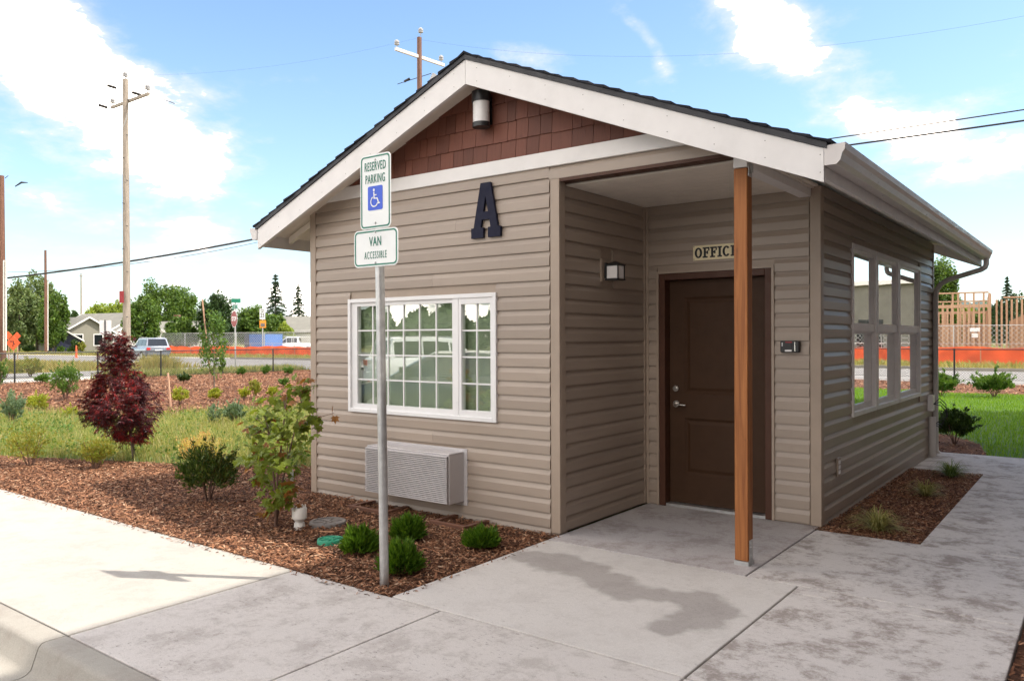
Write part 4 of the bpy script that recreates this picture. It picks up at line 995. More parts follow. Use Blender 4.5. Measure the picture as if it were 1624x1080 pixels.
# verge beyond the fence, strips beside it
verge = [(-62, -30), (-35, -30), (-35, 20.3), (-62, 17.5)]
V, F = blades(scatter(verge, 60000), .30, .05, .8, .5, -.09); npmesh('verge_grass', V, F, 'dry', None, 3, 'stuff')
V, F = blades(scatter([(-160, 26), (-50, 34.5), (60, 44.8), (60, 60), (-50, 60), (-160, 60)], 60000), .3, .09, .8, .5, -.09); npmesh('rough_grass', V, F, 'wild', None, 3, 'stuff')
V, F = blades(scatter([(-160, 24.5), (-48, 33.8), (60, 43.6), (60, 46.6), (-48, 36.4), (-160, 26.5)], 16000), .32, .05, .8, .5, -.09); npmesh('dry_grass', V, F, 'dry', None, 3, 'stuff')
V, F = blades(scatter([(-28.4, 11.5), (-25.4, 9.5), (-25.4, 20.2), (-28.4, 21)], 6000), .28, .03, .8, .5, -.07); npmesh('strip_grass', V, F, 'wild', None, 3, 'stuff')

# ------------------------------------------------------------------ near plants
# dark red japanese maple
def red_maple():
    x, y = gspot(214, 728); z = -.02; t = thing('red_maple_tree', (x, y, z), 'dark red lace leaved maple standing on one thin trunk in the bark bed', 'tree')
    d = float(np.dot(np.array([x, y, 0])-CAM, FW))
    b = MB(); s = RT*.0
    def pt(u, v, dd=0): return spot(u, d+dd, v)
    b.tube([(x, y, z-.05), pt(209, 700), pt(203, 660), pt(196, 610), pt(186, 560)], [.024, .021, .017, .012, .004], 8)
    for (u, v, dd) in ((150, 640, .1), (235, 630, -.1), (170, 600, -.2), (225, 590, .2), (140, 660, -.2), (180, 650, -.35), (210, 640, .4), (185, 560, 0), (245, 650, .15), (160, 690, -.1)):
        b.tube([pt(205-(700-v)*.05, min(v+45, 695)), pt((u+200)/2, v+8, dd*.6), pt(u, v-10, dd)], [.010, .007, .003], 6)
    b.build('trunk', 'bark', t, smooth=True)
    # tiers of drooping leaves; outline read as widths at heights
    prof = [(530, 185, 12), (545, 183, 24), (570, 183, 25), (590, 186, 30), (608, 190, 46), (630, 190, 66), (650, 190, 70), (665, 192, 62), (680, 200, 44), (694, 205, 26)]
    vs_ = np.array([p_[0] for p_ in prof]); cc = np.array([p_[1] for p_ in prof]); ww = np.array([p_[2]*.92 for p_ in prof])
    K = 300; C = []
    while len(C) < K:
        v = rng.uniform(532, 697); hw = np.interp(v, vs_, ww); c = np.interp(v, vs_, cc)
        if rng.uniform() > hw/70: continue
        a = rng.uniform(0, 2*math.pi); q = rng.uniform(.25, 1)**.5
        C.append(pt(c+hw*q*math.cos(a), v, hw/FPX*d*q*math.sin(a)*.95))
    C = np.array(C); lv = []; axis = pt(195, 640)
    lob = [(-125, .45), (-85, .75), (-45, .95), (0, 1.0), (45, .95), (85, .75), (125, .45)]
    base = [(0, 0, 0)]
    # each leaf: seven narrow pointed lobes as triangles
    tris = []
    for a, r_ in lob:
        a = R(a); w_ = .16
        tris.append([(0, 0, 0), (r_*.45*math.sin(a-w_*1.5), r_*.45*math.cos(a-w_*1.5), .02), (r_*math.sin(a), r_*math.cos(a), -.18*r_)])
        tris.append([(0, 0, 0), (r_*math.sin(a), r_*math.cos(a), -.18*r_), (r_*.45*math.sin(a+w_*1.5), r_*.45*math.cos(a+w_*1.5), .02)])
    T = np.array(tris).reshape(-1, 3); per = 13; n = K*per; cen = np.repeat(C, per, 0)+rng.normal(0, .038, (n, 3))
    out = cen-axis; out[:, 2] *= .3; out /= np.linalg.norm(out, axis=1, keepdims=True)
    f = out*.8+rdirs(n)*.5; f[:, 2] -= .45; f /= np.linalg.norm(f, axis=1, keepdims=True)
    up = rdirs(n)*.4; up[:, 2] += 1; sd = np.cross(f, up); sd /= np.linalg.norm(sd, axis=1, keepdims=True); nn_ = np.cross(sd, f)
    size = rng.uniform(.042, .070, n)[:, None, None]
    V = cen[:, None, :]+size*(T[None, :, 0:1]*sd[:, None, :]+T[None, :, 1:2]*f[:, None, :]+T[None, :, 2:3]*nn_[:, None, :])
    # one island per leaf: share the centre vertex through merging is needless, colour varies per lobe pair
    o = npmesh('crown', V.reshape(-1, 3), np.arange(n*len(T)), 'red_leaf', t, 3, off=(x, y, z)); return t
red_maple()
# vine maple by the wall: each large leaf a piece
def vine_maple():
    x, y = gspot(436, 835); z = -.02; t = thing('vine_maple', (x, y, z), 'young green vine maple with big lobed leaves beside the left wall corner', 'tree')
    d = float(np.dot(np.array([x, y, 0])-CAM, FW))
    def pt(u, v, dd=0): return np.array(spot(u, d+dd, v))
    b = MB(); ends = []
    stems = [[(437, 835, 0), (436, 780, 0), (432, 730, 0), (428, 690, -.03), (420, 660, -.05)], [(438, 835, 0), (446, 770, .03), (456, 730, .05), (468, 680, .08), (478, 640, .1), (483, 606, .1)],
              [(437, 835, 0), (440, 760, -.05), (447, 700, -.1), (452, 650, -.12), (455, 628, -.12)]]
    for s_ in stems: b.tube([pt(*q) for q in s_], [.010, .0085, .007, .005, .003, .002][:len(s_)], 6)
    tips = [(398, 690, .05), (388, 676, .1), (405, 662, -.1), (412, 640, 0), (430, 634, .1), (448, 622, 0), (470, 612, .1), (487, 616, .15), (492, 640, -.05), (500, 668, .05), (505, 664, .02), (488, 690, -.15), (478, 720, -.2),
            (395, 720, .0), (410, 738, -.2), (436, 724, -.28), (450, 745, -.3), (425, 700, -.25), (440, 670, -.25), (462, 655, -.22), (478, 668, -.1), (402, 705, .2), (455, 690, .25), (430, 660, .2),
            (408, 762, .1), (472, 772, -.1), (446, 788, -.15), (425, 798, -.1), (455, 770, .12), (418, 815, .1), (461, 800, -.05), (530, 655, .02), (484, 598, .12), (395, 735, .1), (420, 752, .15), (470, 745, .1)]
    main = [pt(436, 780), pt(432, 730), pt(428, 690, -.03), pt(456, 730, .05), pt(468, 680, .08), pt(478, 640, .1), pt(447, 700, -.1), pt(452, 650, -.12)]
    leafpts = []
    for tp in tips:
        e = pt(*tp); s_ = min(main, key=lambda q: np.linalg.norm(q-e)+(.3 if q[2] > e[2]+.05 else 0)); mdl = (s_+e)/2+np.array([0, 0, .02])
        b.tube([s_, mdl, e], [.0045, .003, .0016], 5)
        nl_ = 3 if tp[0] == 530 else 14
        for k in range(nl_):
            q = rng.uniform(.35 if tp[0] != 530 else .75, 1.05); p_ = s_+(e-s_)*q+rng.normal(0, .040, 3)*(1, 1, .8); leafpts.append((p_, e-s_, tp))
    b.build('stems', 'twig', t, smooth=True)
    L1 = palmate('leaf', [(-130, .55), (-88, .8), (-45, .95), (0, 1.05), (45, .95), (88, .8), (130, .55)], .66, 'vine_leaf')
    L2 = palmate('leaf', [(-130, .5), (-85, .75), (-42, .95), (0, 1.1), (42, .95), (85, .75), (130, .5)], .60, 'vine_leaf_red')
    for (p_, dr, tp) in leafpts:
        redp = .65 if (tp[1] < 612 or tp[0] in (530, 388, 418, 472)) else .10
        o = bpy.data.objects.new('leaf', L2 if rng.uniform() < redp else L1); COL.objects.link(o); o.parent = t
        f = Vector(dr).normalized()*.5+Vector(rng.normal(0, .6, 3)); f.z -= .25; f.normalize()
        nz = Vector((rng.normal(0, .45)+.25, rng.normal(0, .45)-.55, 1.0)).normalized(); sx = f.cross(nz).normalized(); nz = sx.cross(f)
        sc = rng.uniform(.040, .062)*(1.1 if p_[2] < .6 else 1)
        Mx = Matrix(((sx.x*sc, f.x*sc, nz.x*sc, p_[0]-x), (sx.y*sc, f.y*sc, nz.y*sc, p_[1]-y), (sx.z*sc, f.z*sc, nz.z*sc, p_[2]-z), (0, 0, 0, 1)))
        o.matrix_basis = Mx
vine_maple()
x, y = gspot(330, 793); bush('dark_shrub', 'round dark green shrub in the shaded bark between the two maples', x, y, .58, .52, 'shrub_olive', 4200, .042, upright=.45, clumps=38, aspect=.36, cr=.40)
x, y = gspot(322, 738); bush('flowering_shrub', 'low golden yellow shrub just behind the round dark shrub', x, y, .66, .40, 'shrub_gold', 2600, .024, clumps=44, cr=.36)
def mound(u, v, w, h, label):
    x, y = gspot(u, v); t = thing('mound_shrub', (x, y, -.01), label, 'shrub', 'low green shrubs round the sign post')
    n = 2600; D_ = rdirs(n); D_[:, 2] = np.abs(D_[:, 2]); r_ = rng.uniform(.25, 1, (n, 1))**.4*(1+.22*np.sin(D_[:, 0:1]*7+x*9)*np.cos(D_[:, 1:2]*6+y*5)+.10*rng.normal(size=(n, 1)))
    C = np.array([x, y, .01])+D_*r_*np.array([w/2, w/2, h])*.80; U = D_*1.0+rdirs(n)*.35; U[:, 2] += .55; U /= np.linalg.norm(U, axis=1, keepdims=True)
    V, F = leaf_quads(C+U*.02, .055, .011, .1, U); npmesh('foliage', V, F, 'shrub_mound', t, 4, off=(x, y, -.01))
    b = MB()
    for k in range(7): a = k*.9; b.tube([(x, y, -.02), (x+math.cos(a)*w*.25, y+math.sin(a)*w*.25, h*.5)], [.004, .002], 5)
    b.build('stems', 'twig', t)
mound(570, 873, .29, .17, 'bright low shrub between the green lid and the sign post'); mound(648, 853, .29, .17, 'low green shrub behind the sign post below the air conditioner')
mound(636, 905, .30, .20, 'low green shrub at the foot of the sign post'); mound(764, 866, .29, .13, 'low green shrub by the path edge near the wall corner')
def sedge(u, v, n, L, mat, label):
    x, y = gspot(u, v); t = thing('sedge_clump', (x, y, -.02), label, 'grass clump', 'grass clumps in the narrow bed')
    V = []; F = []; k = 0
    for i in range(n):
        a = rng.uniform(0, 2*math.pi); l = L*rng.uniform(.55, 1.1); up_ = rng.uniform(.45, 1.35); w = .0042; s = np.array([-math.sin(a), math.cos(a), 0])*w
        o = np.array([x+math.cos(a)*.02*rng.uniform(), y+math.sin(a)*.02*rng.uniform(), -.02]); d = np.array([math.cos(a), math.sin(a), 0]); m_ = 6
        for j in range(m_+1):
            q = j/m_; p_ = o+d*l*(q*.75)*(1.2-up_*.55)+np.array([0, 0, l*(up_*q-.85*up_*q*q*.9)]); p_[2] = max(p_[2], -.012+.004*rng.uniform()); ww = s*(1-q*.85); V += [p_-ww, p_+ww]
            if j < m_: F += [(k+2*j, k+2*j+1, k+2*j+3, k+2*j+2)]
        k += 2*(m_+1)
    npmesh('blades', np.array(V), np.array(F), mat, t, 4, off=(x, y, -.02), kind=None)
sedge(1392, 840, 300, .44, 'sedge', 'large cream striped sedge, nearest clump in the narrow bed'); sedge(1468, 785, 230, .38, 'sedge', 'middle sedge clump in the narrow bed by the right wall'); sedge(1508, 755, 260, .44, 'sedge_green', 'upright green grass clump by the downspout')
x, y = gspot(1514, 702); bush('dark_shrub', 'dark feathery shrub in shade behind the building corner', x, y, .58, .50, 'shrub_dark', 3600, .055, upright=.5, clumps=46, aspect=.35)
for (u, v, w, h, lab) in ((1492, 627, .95, .62, 'round sunlit bush beside the downspout at the lawn edge'), (1577, 629, .98, .66, 'round sunlit bush in the bark strip right of the fence post'),
                          (1700, 632, .95, .6, 'round bush in the bark strip')):
    x, y = gspot(u, v); bush('lawn_bush', lab, x, y, w, h, 'shrub_mid', 3600, .07, 'bushes between lawn and fence', clumps=60) if u < 1650 else None
# plants on the bank
bank = [(66, 608, 24, 16, 'shrub_mid', 'small green shrub in the bank at the foot of the fence, left of the maple'), (104, 633, 50, 52, 'shrub_mid', 'big feathery green shrub left of the red maple'), (60, 654, 34, 28, 'shrub_lime', 'lime green shrub on the bank left of the red maple'),
        (-4, 618, 30, 46, 'shrub_mid', 'green shrub at the left edge of the picture below the fence'), (20, 676, 34, 54, 'shrub_blue', 'blue green weed clump at the left edge'), (292, 606, 20, 14, 'shrub_dark', 'small dark shrub on the bank right of the red maple'),
        (383, 595, 15, 11, 'shrub_mid', 'tiny green shrub under the stop sign by the fence'), (422, 594, 15, 13, 'shrub_mid', 'tiny green shrub right of the stop sign by the fence'), (457, 594, 16, 12, 'shrub_mid', 'tiny green shrub at the fence nearest the building'),
        (286, 640, 26, 26, 'shrub_lime', 'yellow green shrub next to a wooden stake'), (450, 613, 16, 14, 'shrub_mid', 'small green plant high on the bank near the building'), (387, 633, 20, 18, 'shrub_lime', 'small lime shrub on the bank below the stop sign'),
        (404, 630, 20, 26, 'shrub_orange', 'small reddish shrub on the bank below the stop sign'), (432, 630, 18, 16, 'shrub_lime', 'small yellow green plant on the bank near the building corner'), (340, 634, 24, 18, 'shrub_lime', 'low yellow plant below the staked young tree'),
        (48, 738, 74, 62, 'shrub_orange', 'yellow and orange shrub at the grass edge, far left'), (152, 742, 52, 48, 'shrub_orange', 'sparse orange shrub at the grass edge left of the maple trunk'), (110, 664, 26, 20, 'shrub_lime', 'little lime plant below the feathery green shrub'),
        (340, 676, 22, 34, 'shrub_blue', 'blue green weed at the top of the grass below the young tree'), (372, 672, 36, 34, 'shrub_blue', 'blue green weed clump in the grass behind the vine maple')]
for (u, v, w, h, mt, lab) in bank:
    x, y = gspot(u, v); d = float(np.dot(np.array([x, y, 0])-CAM, FW)); s = d/FPX
    bush('bank_shrub', lab, x, y, w*s*1.05, h*s*1.1, mt, 900 if w < 30 else (1300 if mt == 'shrub_orange' else 2400), max(.035, .0028*d), 'shrubs planted on the bank', z=-.02, clumps=26 if w < 40 else 60, cr=.34)
x, y = gspot(340, 618)
tree('young_tree', 'slim staked young tree in front of the black fence', x, y, 2.45, .42, 'shrub_mid', 1500, .10, 34, .12, .022, group='x', z=-.02, cr=.33)
[o for o in bpy.data.objects if o.name.startswith('young_tree')][0].pop('group', None)
def stake(u, v, lean, h, label):
    x, y = gspot(u, v); tag(MB().tube([(x, y, -.05), (x+lean[0], y+lean[1], h)], .022, 6).build('wooden_stake', 'lumber'), label, 'stake', 'wooden plant stakes')
stake(336, 618, (-.25, -.15), 2.75, 'leaning pale stake rising above the young tree'); stake(271, 643, (-.12, 0), .75, 'short stake in the bank right of the red maple')

# fittings in the front bed
pp = thing('vent_pipe', (.93, -.84, 0), 'broken white plastic pipe cap standing in the bark by the wall corner', 'pipe')
cx, cy = gspot(475, 834)
b = MB(); b.lathe((cx, cy, 0), [(.050, -.03), (.040, .03), (.030, .032), (.052, .062)], 20, True); b.build('funnel', 'pipe', pp, smooth=True)
b = MB(); b.lathe((cx, cy, 0), [(.056, .064), (.060, .066), (.060, .145), (.056, .150)], 22, True); b.build('collar', 'pipe', pp, smooth=True)
b = MB()
for k in range(8):
    a = k*math.pi/4+.3; hh = rng.uniform(.012, .035); b.prism([(cx+.052*math.cos(a-.25), cy+.052*math.sin(a-.25), .1502), (cx+.052*math.cos(a+.25), cy+.052*math.sin(a+.25), .1502), (cx+.052*math.cos(a+.1), cy+.052*math.sin(a+.1), .150+hh)], (0, 0, 0), (-.008*math.cos(a), -.008*math.sin(a), 0))
b.build('broken_rim', 'pipe', pp)
def lid(u, v, r_, mat, name, label, h):
    x, y = gspot(u, v); t = thing(name, (x, y, 0), label, 'lid')
    b = MB(); b.lathe((x, y, 0), [(r_*1.04, -.04), (r_*1.04, h-.008), (r_, h), (r_*.86, h), (r_*.84, h-.006), (.002, h-.006)], 36, True); b.build('cover', mat, t, smooth=True)
    b = MB()
    for k in range(6): a = k*math.pi/3; b.beam((x+r_*.25*math.cos(a), y+r_*.25*math.sin(a), h-.004), (x+r_*.8*math.cos(a), y+r_*.8*math.sin(a), h-.004), .012, .006)
    b.box(x-.05, y-.012, h-.006, x+.05, y+.012, h+.004); b.build('ribs', mat, t)
lid(520, 829, .145, 'lid_grey', 'valve_box_lid', 'round grey access lid in the bark behind the green one', .018); lid(524, 856, .095, 'lid_green', 'valve_box_lid', 'round faded green lid in the bark left of the bright shrub', .012)
pass
def well(u0, u1, label):
    x0_ = gspot(u0, 830)[0]; x1_ = gspot(u1, 850)[0]; t = thing('crawl_vent_well', ((x0_+x1_)/2, -.25, 0), label, 'vent well', 'crawl space vent wells under the front wall')
    b = MB(); b.box(x0_, -.34, -.05, x1_, -.30, .045); b.build('board', 'old_wood', t); b = MB(); b.box(x0_, -.299, -.05, x0_+.04, -.03, .04); b.build('board', 'old_wood', t); b = MB(); b.box(x1_-.04, -.299, -.05, x1_, -.03, .04); b.build('board', 'old_wood', t)
    b = MB(); b.box(x0_+.06, .004, -.072+.0, x1_-.06, .010, -.02); b.build('vent_slot', 'dark', t)
def gx0(u): return float(CAM[0]+(-.32-CAM[1])/((FW+RT*(u-812)/FPX)[1])*(FW+RT*(u-812)/FPX)[0])
def well2(u0, u1, label):
    x0_, x1_ = gx0(u0), gx0(u1); t = thing('crawl_vent_well', ((x0_+x1_)/2, -.2, 0), label, 'vent well', 'crawl space vent wells under the front wall')
    b = MB(); b.box(x0_, -.34, -.05, x1_, -.30, .022); b.build('board', 'old_wood', t)
    for xa in (x0_, x1_-.04): b = MB(); b.box(xa, -.299, -.05, xa+.04, -.025, .018); b.build('board', 'old_wood', t)
well2(552, 610, 'reddish board edging of the vent well near the grey lid'); well2(682, 738, 'reddish board edging of the vent well left of the wall corner shrub')
tg = thing('plant_tag', (0, 0, 0), 'white plant tag hanging on the vine maple stem', 'tag'); tx = spot(463, 6.5, 752); tg.location = tx
b = MB(); b.box(tx[0]-.018, tx[1]-.001, tx[2]-.055, tx[0]+.018, tx[1]+.001, tx[2]+.04); b.build('card', 'white_vinyl', tg); MB().tube([(tx[0], tx[1], tx[2]+.04), (tx[0]-.01, tx[1]-.02, tx[2]+.09)], .001, 4).build('string', 'white_vinyl', tg)

# ------------------------------------------------------------------ black chain link fences
def colx(u, x):    # where a photo column crosses the plane x
    d = FW+RT*(u-812)/FPX; return float(CAM[1]+(x-CAM[0])/d[0]*d[1])
FX = -25.2
def chain(b, A, B, z0, z1, pitch, r):
    A = np.array(A, float); B = np.array(B, float); L = np.linalg.norm(B-A); d = (B-A)/L; H = z1-z0; n = int((L+H)/pitch)
    for sg_ in (1, -1):
        for i in range(n):
            s0 = -H+i*pitch if sg_ > 0 else i*pitch; s1 = s0+H*sg_; za, zb = z0, z1
            if s0 < 0: za = z0+(0-s0)/H*H; s0 = 0
            if s1 < 0: zb = z0+s0; s1 = 0
            if s0 > L: za = z0+(s0-L); s0 = L
            if s1 > L: zb = z0+(L-s0); s1 = L
            if zb-za < .03: continue
            p = A+d*s0; q = A+d*s1; b.beam((p[0], p[1], za), (q[0], q[1], zb), r, r)
def fence(name, pts, posts, label, h=1.05, r=.006, pitch=.075, mat='fence_black', pr=.03, group=None, z0=-.03, mid=False, cat='fence'):
    t = thing(name, (pts[0][0], pts[0][1], 0), label, cat, group); mb = MB()
    for a, b_ in zip(pts[:-1], pts[1:]):
        MB().tube([(a[0], a[1], h), (b_[0], b_[1], h)], pr*.7, 8).build('top_rail', mat, t)
        MB().tube([(a[0], a[1], z0+.06), (b_[0], b_[1], z0+.06)], pr*.25, 5).build('bottom_wire', mat, t)
        if mid: MB().tube([(a[0], a[1], h*.52), (b_[0], b_[1], h*.52)], pr*.6, 6).build('middle_rail', mat, t)
        chain(mb, a, b_, z0+.05, h-.01, pitch, r)
    tag(mb.build('wire_mesh', mat, t), kind='stuff')
    for (x_, y_) in posts:
        MB().tube([(x_, y_, z0-.1), (x_, y_, h+.03)], pr, 8).build('post', mat, t)
ys = sorted([colx(23, FX), colx(155, FX), colx(255, FX), colx(353, FX), colx(433, FX)])
stp = ys[1]-ys[0]; py_ = [ys[0]-stp*k for k in (3, 2, 1)]+ys
fence('black_fence', [(FX, py_[0]), (FX, 21.2)], [(FX, q) for q in py_]+[(FX, 21.2)], 'low black chain link fence along the road on the left', r=.008, pitch=.085)
P0 = np.array([FX, 21.2]); P1 = np.array([16, 28.6]); dirf = (P1-P0)/np.linalg.norm(P1-P0)
pa = spot(1510, 29)[:2]; s0 = float(np.dot(pa-P0, dirf)); k0 = [P0+dirf*(s0+3*k) for k in range(-5, 5)]
PL = P0+dirf*(s0-15)
fence('black_fence', [tuple(PL), tuple(P1)], [tuple(q) for q in k0], 'low black chain link fence behind the lawn on the right', r=.007, pitch=.085, h=1.08)

# ------------------------------------------------------------------ construction site
def orange_net(A, B, z0, h, label, posts=16):
    t = thing('orange_safety_net', (A[0], A[1], 0), label, 'safety fence', 'orange safety fences of the building site'); n = 160; A = np.array(A); B = np.array(B); d = (B-A)/np.linalg.norm(B-A); nr = np.array([-d[1], d[0]])
    b = MB(); vs = []
    for i in range(n+1):
        p = A+(B-A)*i/n; w = .05*math.sin(i*1.1)+.04*math.sin(i*.37); hh = h*(1+.04*math.sin(i*.9)+.05*math.sin(i*.23)); p2 = p+nr*w
        vs += [(p2[0], p2[1], z0), (p2[0]+nr[0]*.02, p2[1]+nr[1]*.02, z0+hh*.5), (p2[0], p2[1], z0+hh)]
    b.add(vs, [f for i in range(n) for f in ((3*i, 3*i+3, 3*i+4, 3*i+1), (3*i+1, 3*i+4, 3*i+5, 3*i+2))]); b.build('net', 'orange', t)
    for k in range(posts+1):
        p = A+(B-A)*k/posts; MB().tube([(p[0], p[1], z0-.1), (p[0], p[1], z0+h*1.2)], .025, 6).build('stake', 'lumber', t)
O0 = np.array([-72.0, 37.4]); O1 = np.array([0.6, 45.6]); od = (O1-O0)/np.linalg.norm(O1-O0); OM = O0+od*46; O2 = O0+od*112
orange_net(O0, OM, -.08, .92, 'orange safety netting across the road, behind the silver car and stop sign', 16)
orange_net(OM+od*.3, O2, -.08, .98, 'orange safety netting in front of the timber frame on the right', 22)
nrm = np.array([-od[1], od[0]])
def tempfence(A, B, label, seed):
    L = np.linalg.norm(B-A); n = int(L/3.6); ps = [tuple(A+(B-A)*k/n) for k in range(n+1)]
    fence('temporary_fence', [tuple(A), tuple(B)], ps, label, h=2.15, r=.012, pitch=.26, mat='galv', pr=.028, group='silver temporary fences round the building site', z0=-.05, mid=True)
tempfence(O0+nrm*.8, OM+nrm*.8, 'silver temporary mesh fence behind the long orange netting on the left', 0)
tempfence(OM+od*.3+nrm*.8, O2+nrm*.8, 'silver temporary mesh fence in front of the timber frame', 1)
# notice on the site fence
q = spot(1546, 45.6, 523); nt_ = thing('site_notice', tuple(q), 'small white notice hung on the site fence before the timber frame', 'notice'); ang = math.atan2(od[1], od[0])
def panel(name, c, w, h, mat, parent, ang, th=.01, dz=0, push=0):
    d = Vector((math.cos(ang), math.sin(ang), 0)); n = Vector((math.sin(ang), -math.cos(ang), 0)); c = Vector(c)+n*push+Vector((0, 0, dz)); b = MB()
    pts = [c-d*w/2-Vector((0, 0, h/2)), c+d*w/2-Vector((0, 0, h/2)), c+d*w/2+Vector((0, 0, h/2)), c-d*w/2+Vector((0, 0, h/2))]
    b.prism(pts, (0, 0, 0), tuple(n*th)); return b.build(name, mat, parent)
panel('board', q, .50, .22, 'sign_white', nt_, ang); panel('lower_board', q, .32, .24, 'sign_white', nt_, ang, dz=-.33)
def framef(u, v, d): return spot(u, d, v)
# timber frame: studs, plates, headers as separate sticks
fr = thing('timber_frame_building', tuple(spot(1550, 56)*np.array([1, 1, 0])), 'unfinished pale timber stud frame of a new building beyond the lawn', 'timber frame')
c0 = spot(1568, 54)[:2]; A_ = od; N_ = nrm
def stick(p, q, w=.09, h=.10): b = MB(); b.beam(p, q, w, h); return b
def stud(s, n, z0_, z1_, w=.07): p = c0+A_*s+N_*n; b = MB(); b.beam((p[0], p[1], z0_), (p[0], p[1], z1_), w, .12, (A_[0], A_[1], 0)); b.build('stud', 'lumber', fr)
def plate_(s0_, n0, s1_, n1, z_, h=.10, name='top_plate', w=.12):
    p = c0+A_*s0_+N_*n0; q_ = c0+A_*s1_+N_*n1; b = MB(); b.beam((p[0], p[1], z_), (q_[0], q_[1], z_), w, h); b.build(name, 'lumber', fr)
HT = 4.55
plate_(-7.4, 0, 0, 0, HT); plate_(-7.4, 0, 0, 0, .02, name='bottom_plate'); plate_(-7.4, 0, 0, 0, 3.62, .22, 'header')
for s in np.arange(-7.4, .01, .31):
    hole = -5.9 < s < -3.2
    if hole: stud(s, 0, .05, 1.15); 
    else: stud(s+rng.uniform(-.03, .03), 0, .05, HT-.05 if rng.uniform() > .45 else 3.5)
for s in (-7.0, -5.2, -3.1, -1.4): stud(s, 0, 3.7, HT-.05, .10)
plate_(-5.95, 0, -3.15, 0, 1.2, .08, 'sill_plate')
for s in (-6.0, -3.1): stud(s, .02, .05, 3.5, .14)
for k, n_ in enumerate((0, .35, .75, 1.2)): stud(.05+.02*k, n_, .05, HT-.05-.02*k, .12)
plate_(.05, 0, .05, 9, HT-.1)
for n_ in np.arange(1.6, 9, .42): stud(.05, n_, .05, HT-.15)
plate_(-7.4, 9, 0, 9, 4.3)
for s in np.arange(-7.4, 0, .62): stud(s, 9, .05, 4.2)
for s in np.arange(-7.4, 0, 2.1): b = MB(); p = c0+A_*s+N_*9.1; q_ = c0+A_*(s+1.25)+N_*9.1; b.prism([(p[0], p[1], .1), (q_[0], q_[1], .1), (q_[0], q_[1], 2.55), (p[0], p[1], 2.55)], (0, 0, 0), (N_[0]*.03, N_[1]*.03, 0)); b.build('sheathing_panel', 'osb', fr)
for s in np.arange(-7.2, 0, .9): plate_(s, 0, s, 9, 2.75, .16, 'joist', .05) if False else None
for n_ in (3.2, 6.0):
    plate_(-7.4, n_, 0, n_, 3.3)
    for s in np.arange(-7.3, 0, .45): stud(s, n_, .05, 3.25)
for s in (-6.9, -4.2, -1.6): b = MB(); p = c0+A_*s+N_*3.4; q_ = c0+A_*(s+1.25)+N_*3.4; b.prism([(p[0], p[1], .1), (q_[0], q_[1], .1), (q_[0], q_[1], 2.5), (p[0], p[1], 2.5)], (0, 0, 0), (N_[0]*.03, N_[1]*.03, 0)); b.build('sheathing_panel', 'osb', fr)
# lower wing stepping to the right
plate_(.9, 2, 2.2, 2, 4.25); plate_(2.2, 2, 4.6, 5.5, 4.15, .10, 'rake_plate'); plate_(.9, 2, 4.6, 2, .02, name='bottom_plate')
for s in np.arange(.5, 7.5, .30): stud(s, 2.0+max(0, (s-2.2))*.9, .05, 4.1-max(0, s-2.2)*.07)
b = MB(); p = c0+A_*1.3+N_*4.2; q_ = c0+A_*3.0+N_*4.2; b.prism([(p[0], p[1], .2), (q_[0], q_[1], .2), (q_[0], q_[1], 3.5), (p[0], p[1], 2.6)], (0, 0, 0), (N_[0]*.03, N_[1]*.03, 0)); b.build('sheathing_panel', 'osb', fr)
b = MB(); p = c0+A_*3.6+N_*5; q_ = c0+A_*5.4+N_*5; b.prism([(p[0], p[1], .2), (q_[0], q_[1], .2), (q_[0], q_[1], 3.9), (p[0], p[1], 3.9)], (0, 0, 0), (N_[0]*.03, N_[1]*.03, 0)); b.build('sheathing_panel', 'osb', fr)
plate_(4.6, 5.5, 8, 5.5, 4.0)
for s in np.arange(4.6, 8, .41): stud(s, 5.5, .05, 3.95)
# blue container
ct = spot(404, 86); bn = thing('site_container', (ct[0], ct[1], -.05), 'ribbed blue and navy container behind the orange netting', 'container'); ca = ang-.25
dC = Vector((math.cos(ca), math.sin(ca), 0)); nC = Vector((-dC.y, dC.x, 0)); base = Vector((ct[0], ct[1], 0))
b = MB(); b.prism([tuple(base+dC*-1.2+Vector((0, 0, .05))), tuple(base+dC*2.4+Vector((0, 0, .05))), tuple(base+dC*2.4+Vector((0, 0, 2.0))), tuple(base+dC*-1.2+Vector((0, 0, 2.0)))], (0, 0, 0), tuple(nC*2)); b.build('side', 'bin_blue', bn)
b = MB(); b.prism([tuple(base+dC*-2.4+Vector((0, 0, .05))), tuple(base+dC*-1.22+Vector((0, 0, .05))), tuple(base+dC*-1.22+Vector((0, 0, 2.1))), tuple(base+dC*-2.4+Vector((0, 0, 2.1)))], (0, 0, 0), tuple(nC*2)); b.build('end', 'bin_navy', bn)
for k in range(9):
    s = -1.15+k*.43; b = MB(); p = base+dC*s; b.prism([tuple(p+Vector((0, 0, .1))), tuple(p+dC*.09+Vector((0, 0, .1))), tuple(p+dC*.09+Vector((0, 0, 1.98))), tuple(p+Vector((0, 0, 1.98)))], tuple(nC*-.06), tuple(nC*-.002)); b.build('rib', 'bin_blue', bn)
b = MB(); b.prism([tuple(base+dC*-1.2+Vector((0, 0, 2.001))), tuple(base+dC*2.42+Vector((0, 0, 2.001))), tuple(base+dC*2.42+Vector((0, 0, 2.07))), tuple(base+dC*-1.2+Vector((0, 0, 2.07)))], tuple(nC*-.05), tuple(nC*2.05)); b.build('rim', 'bin_blue', bn)

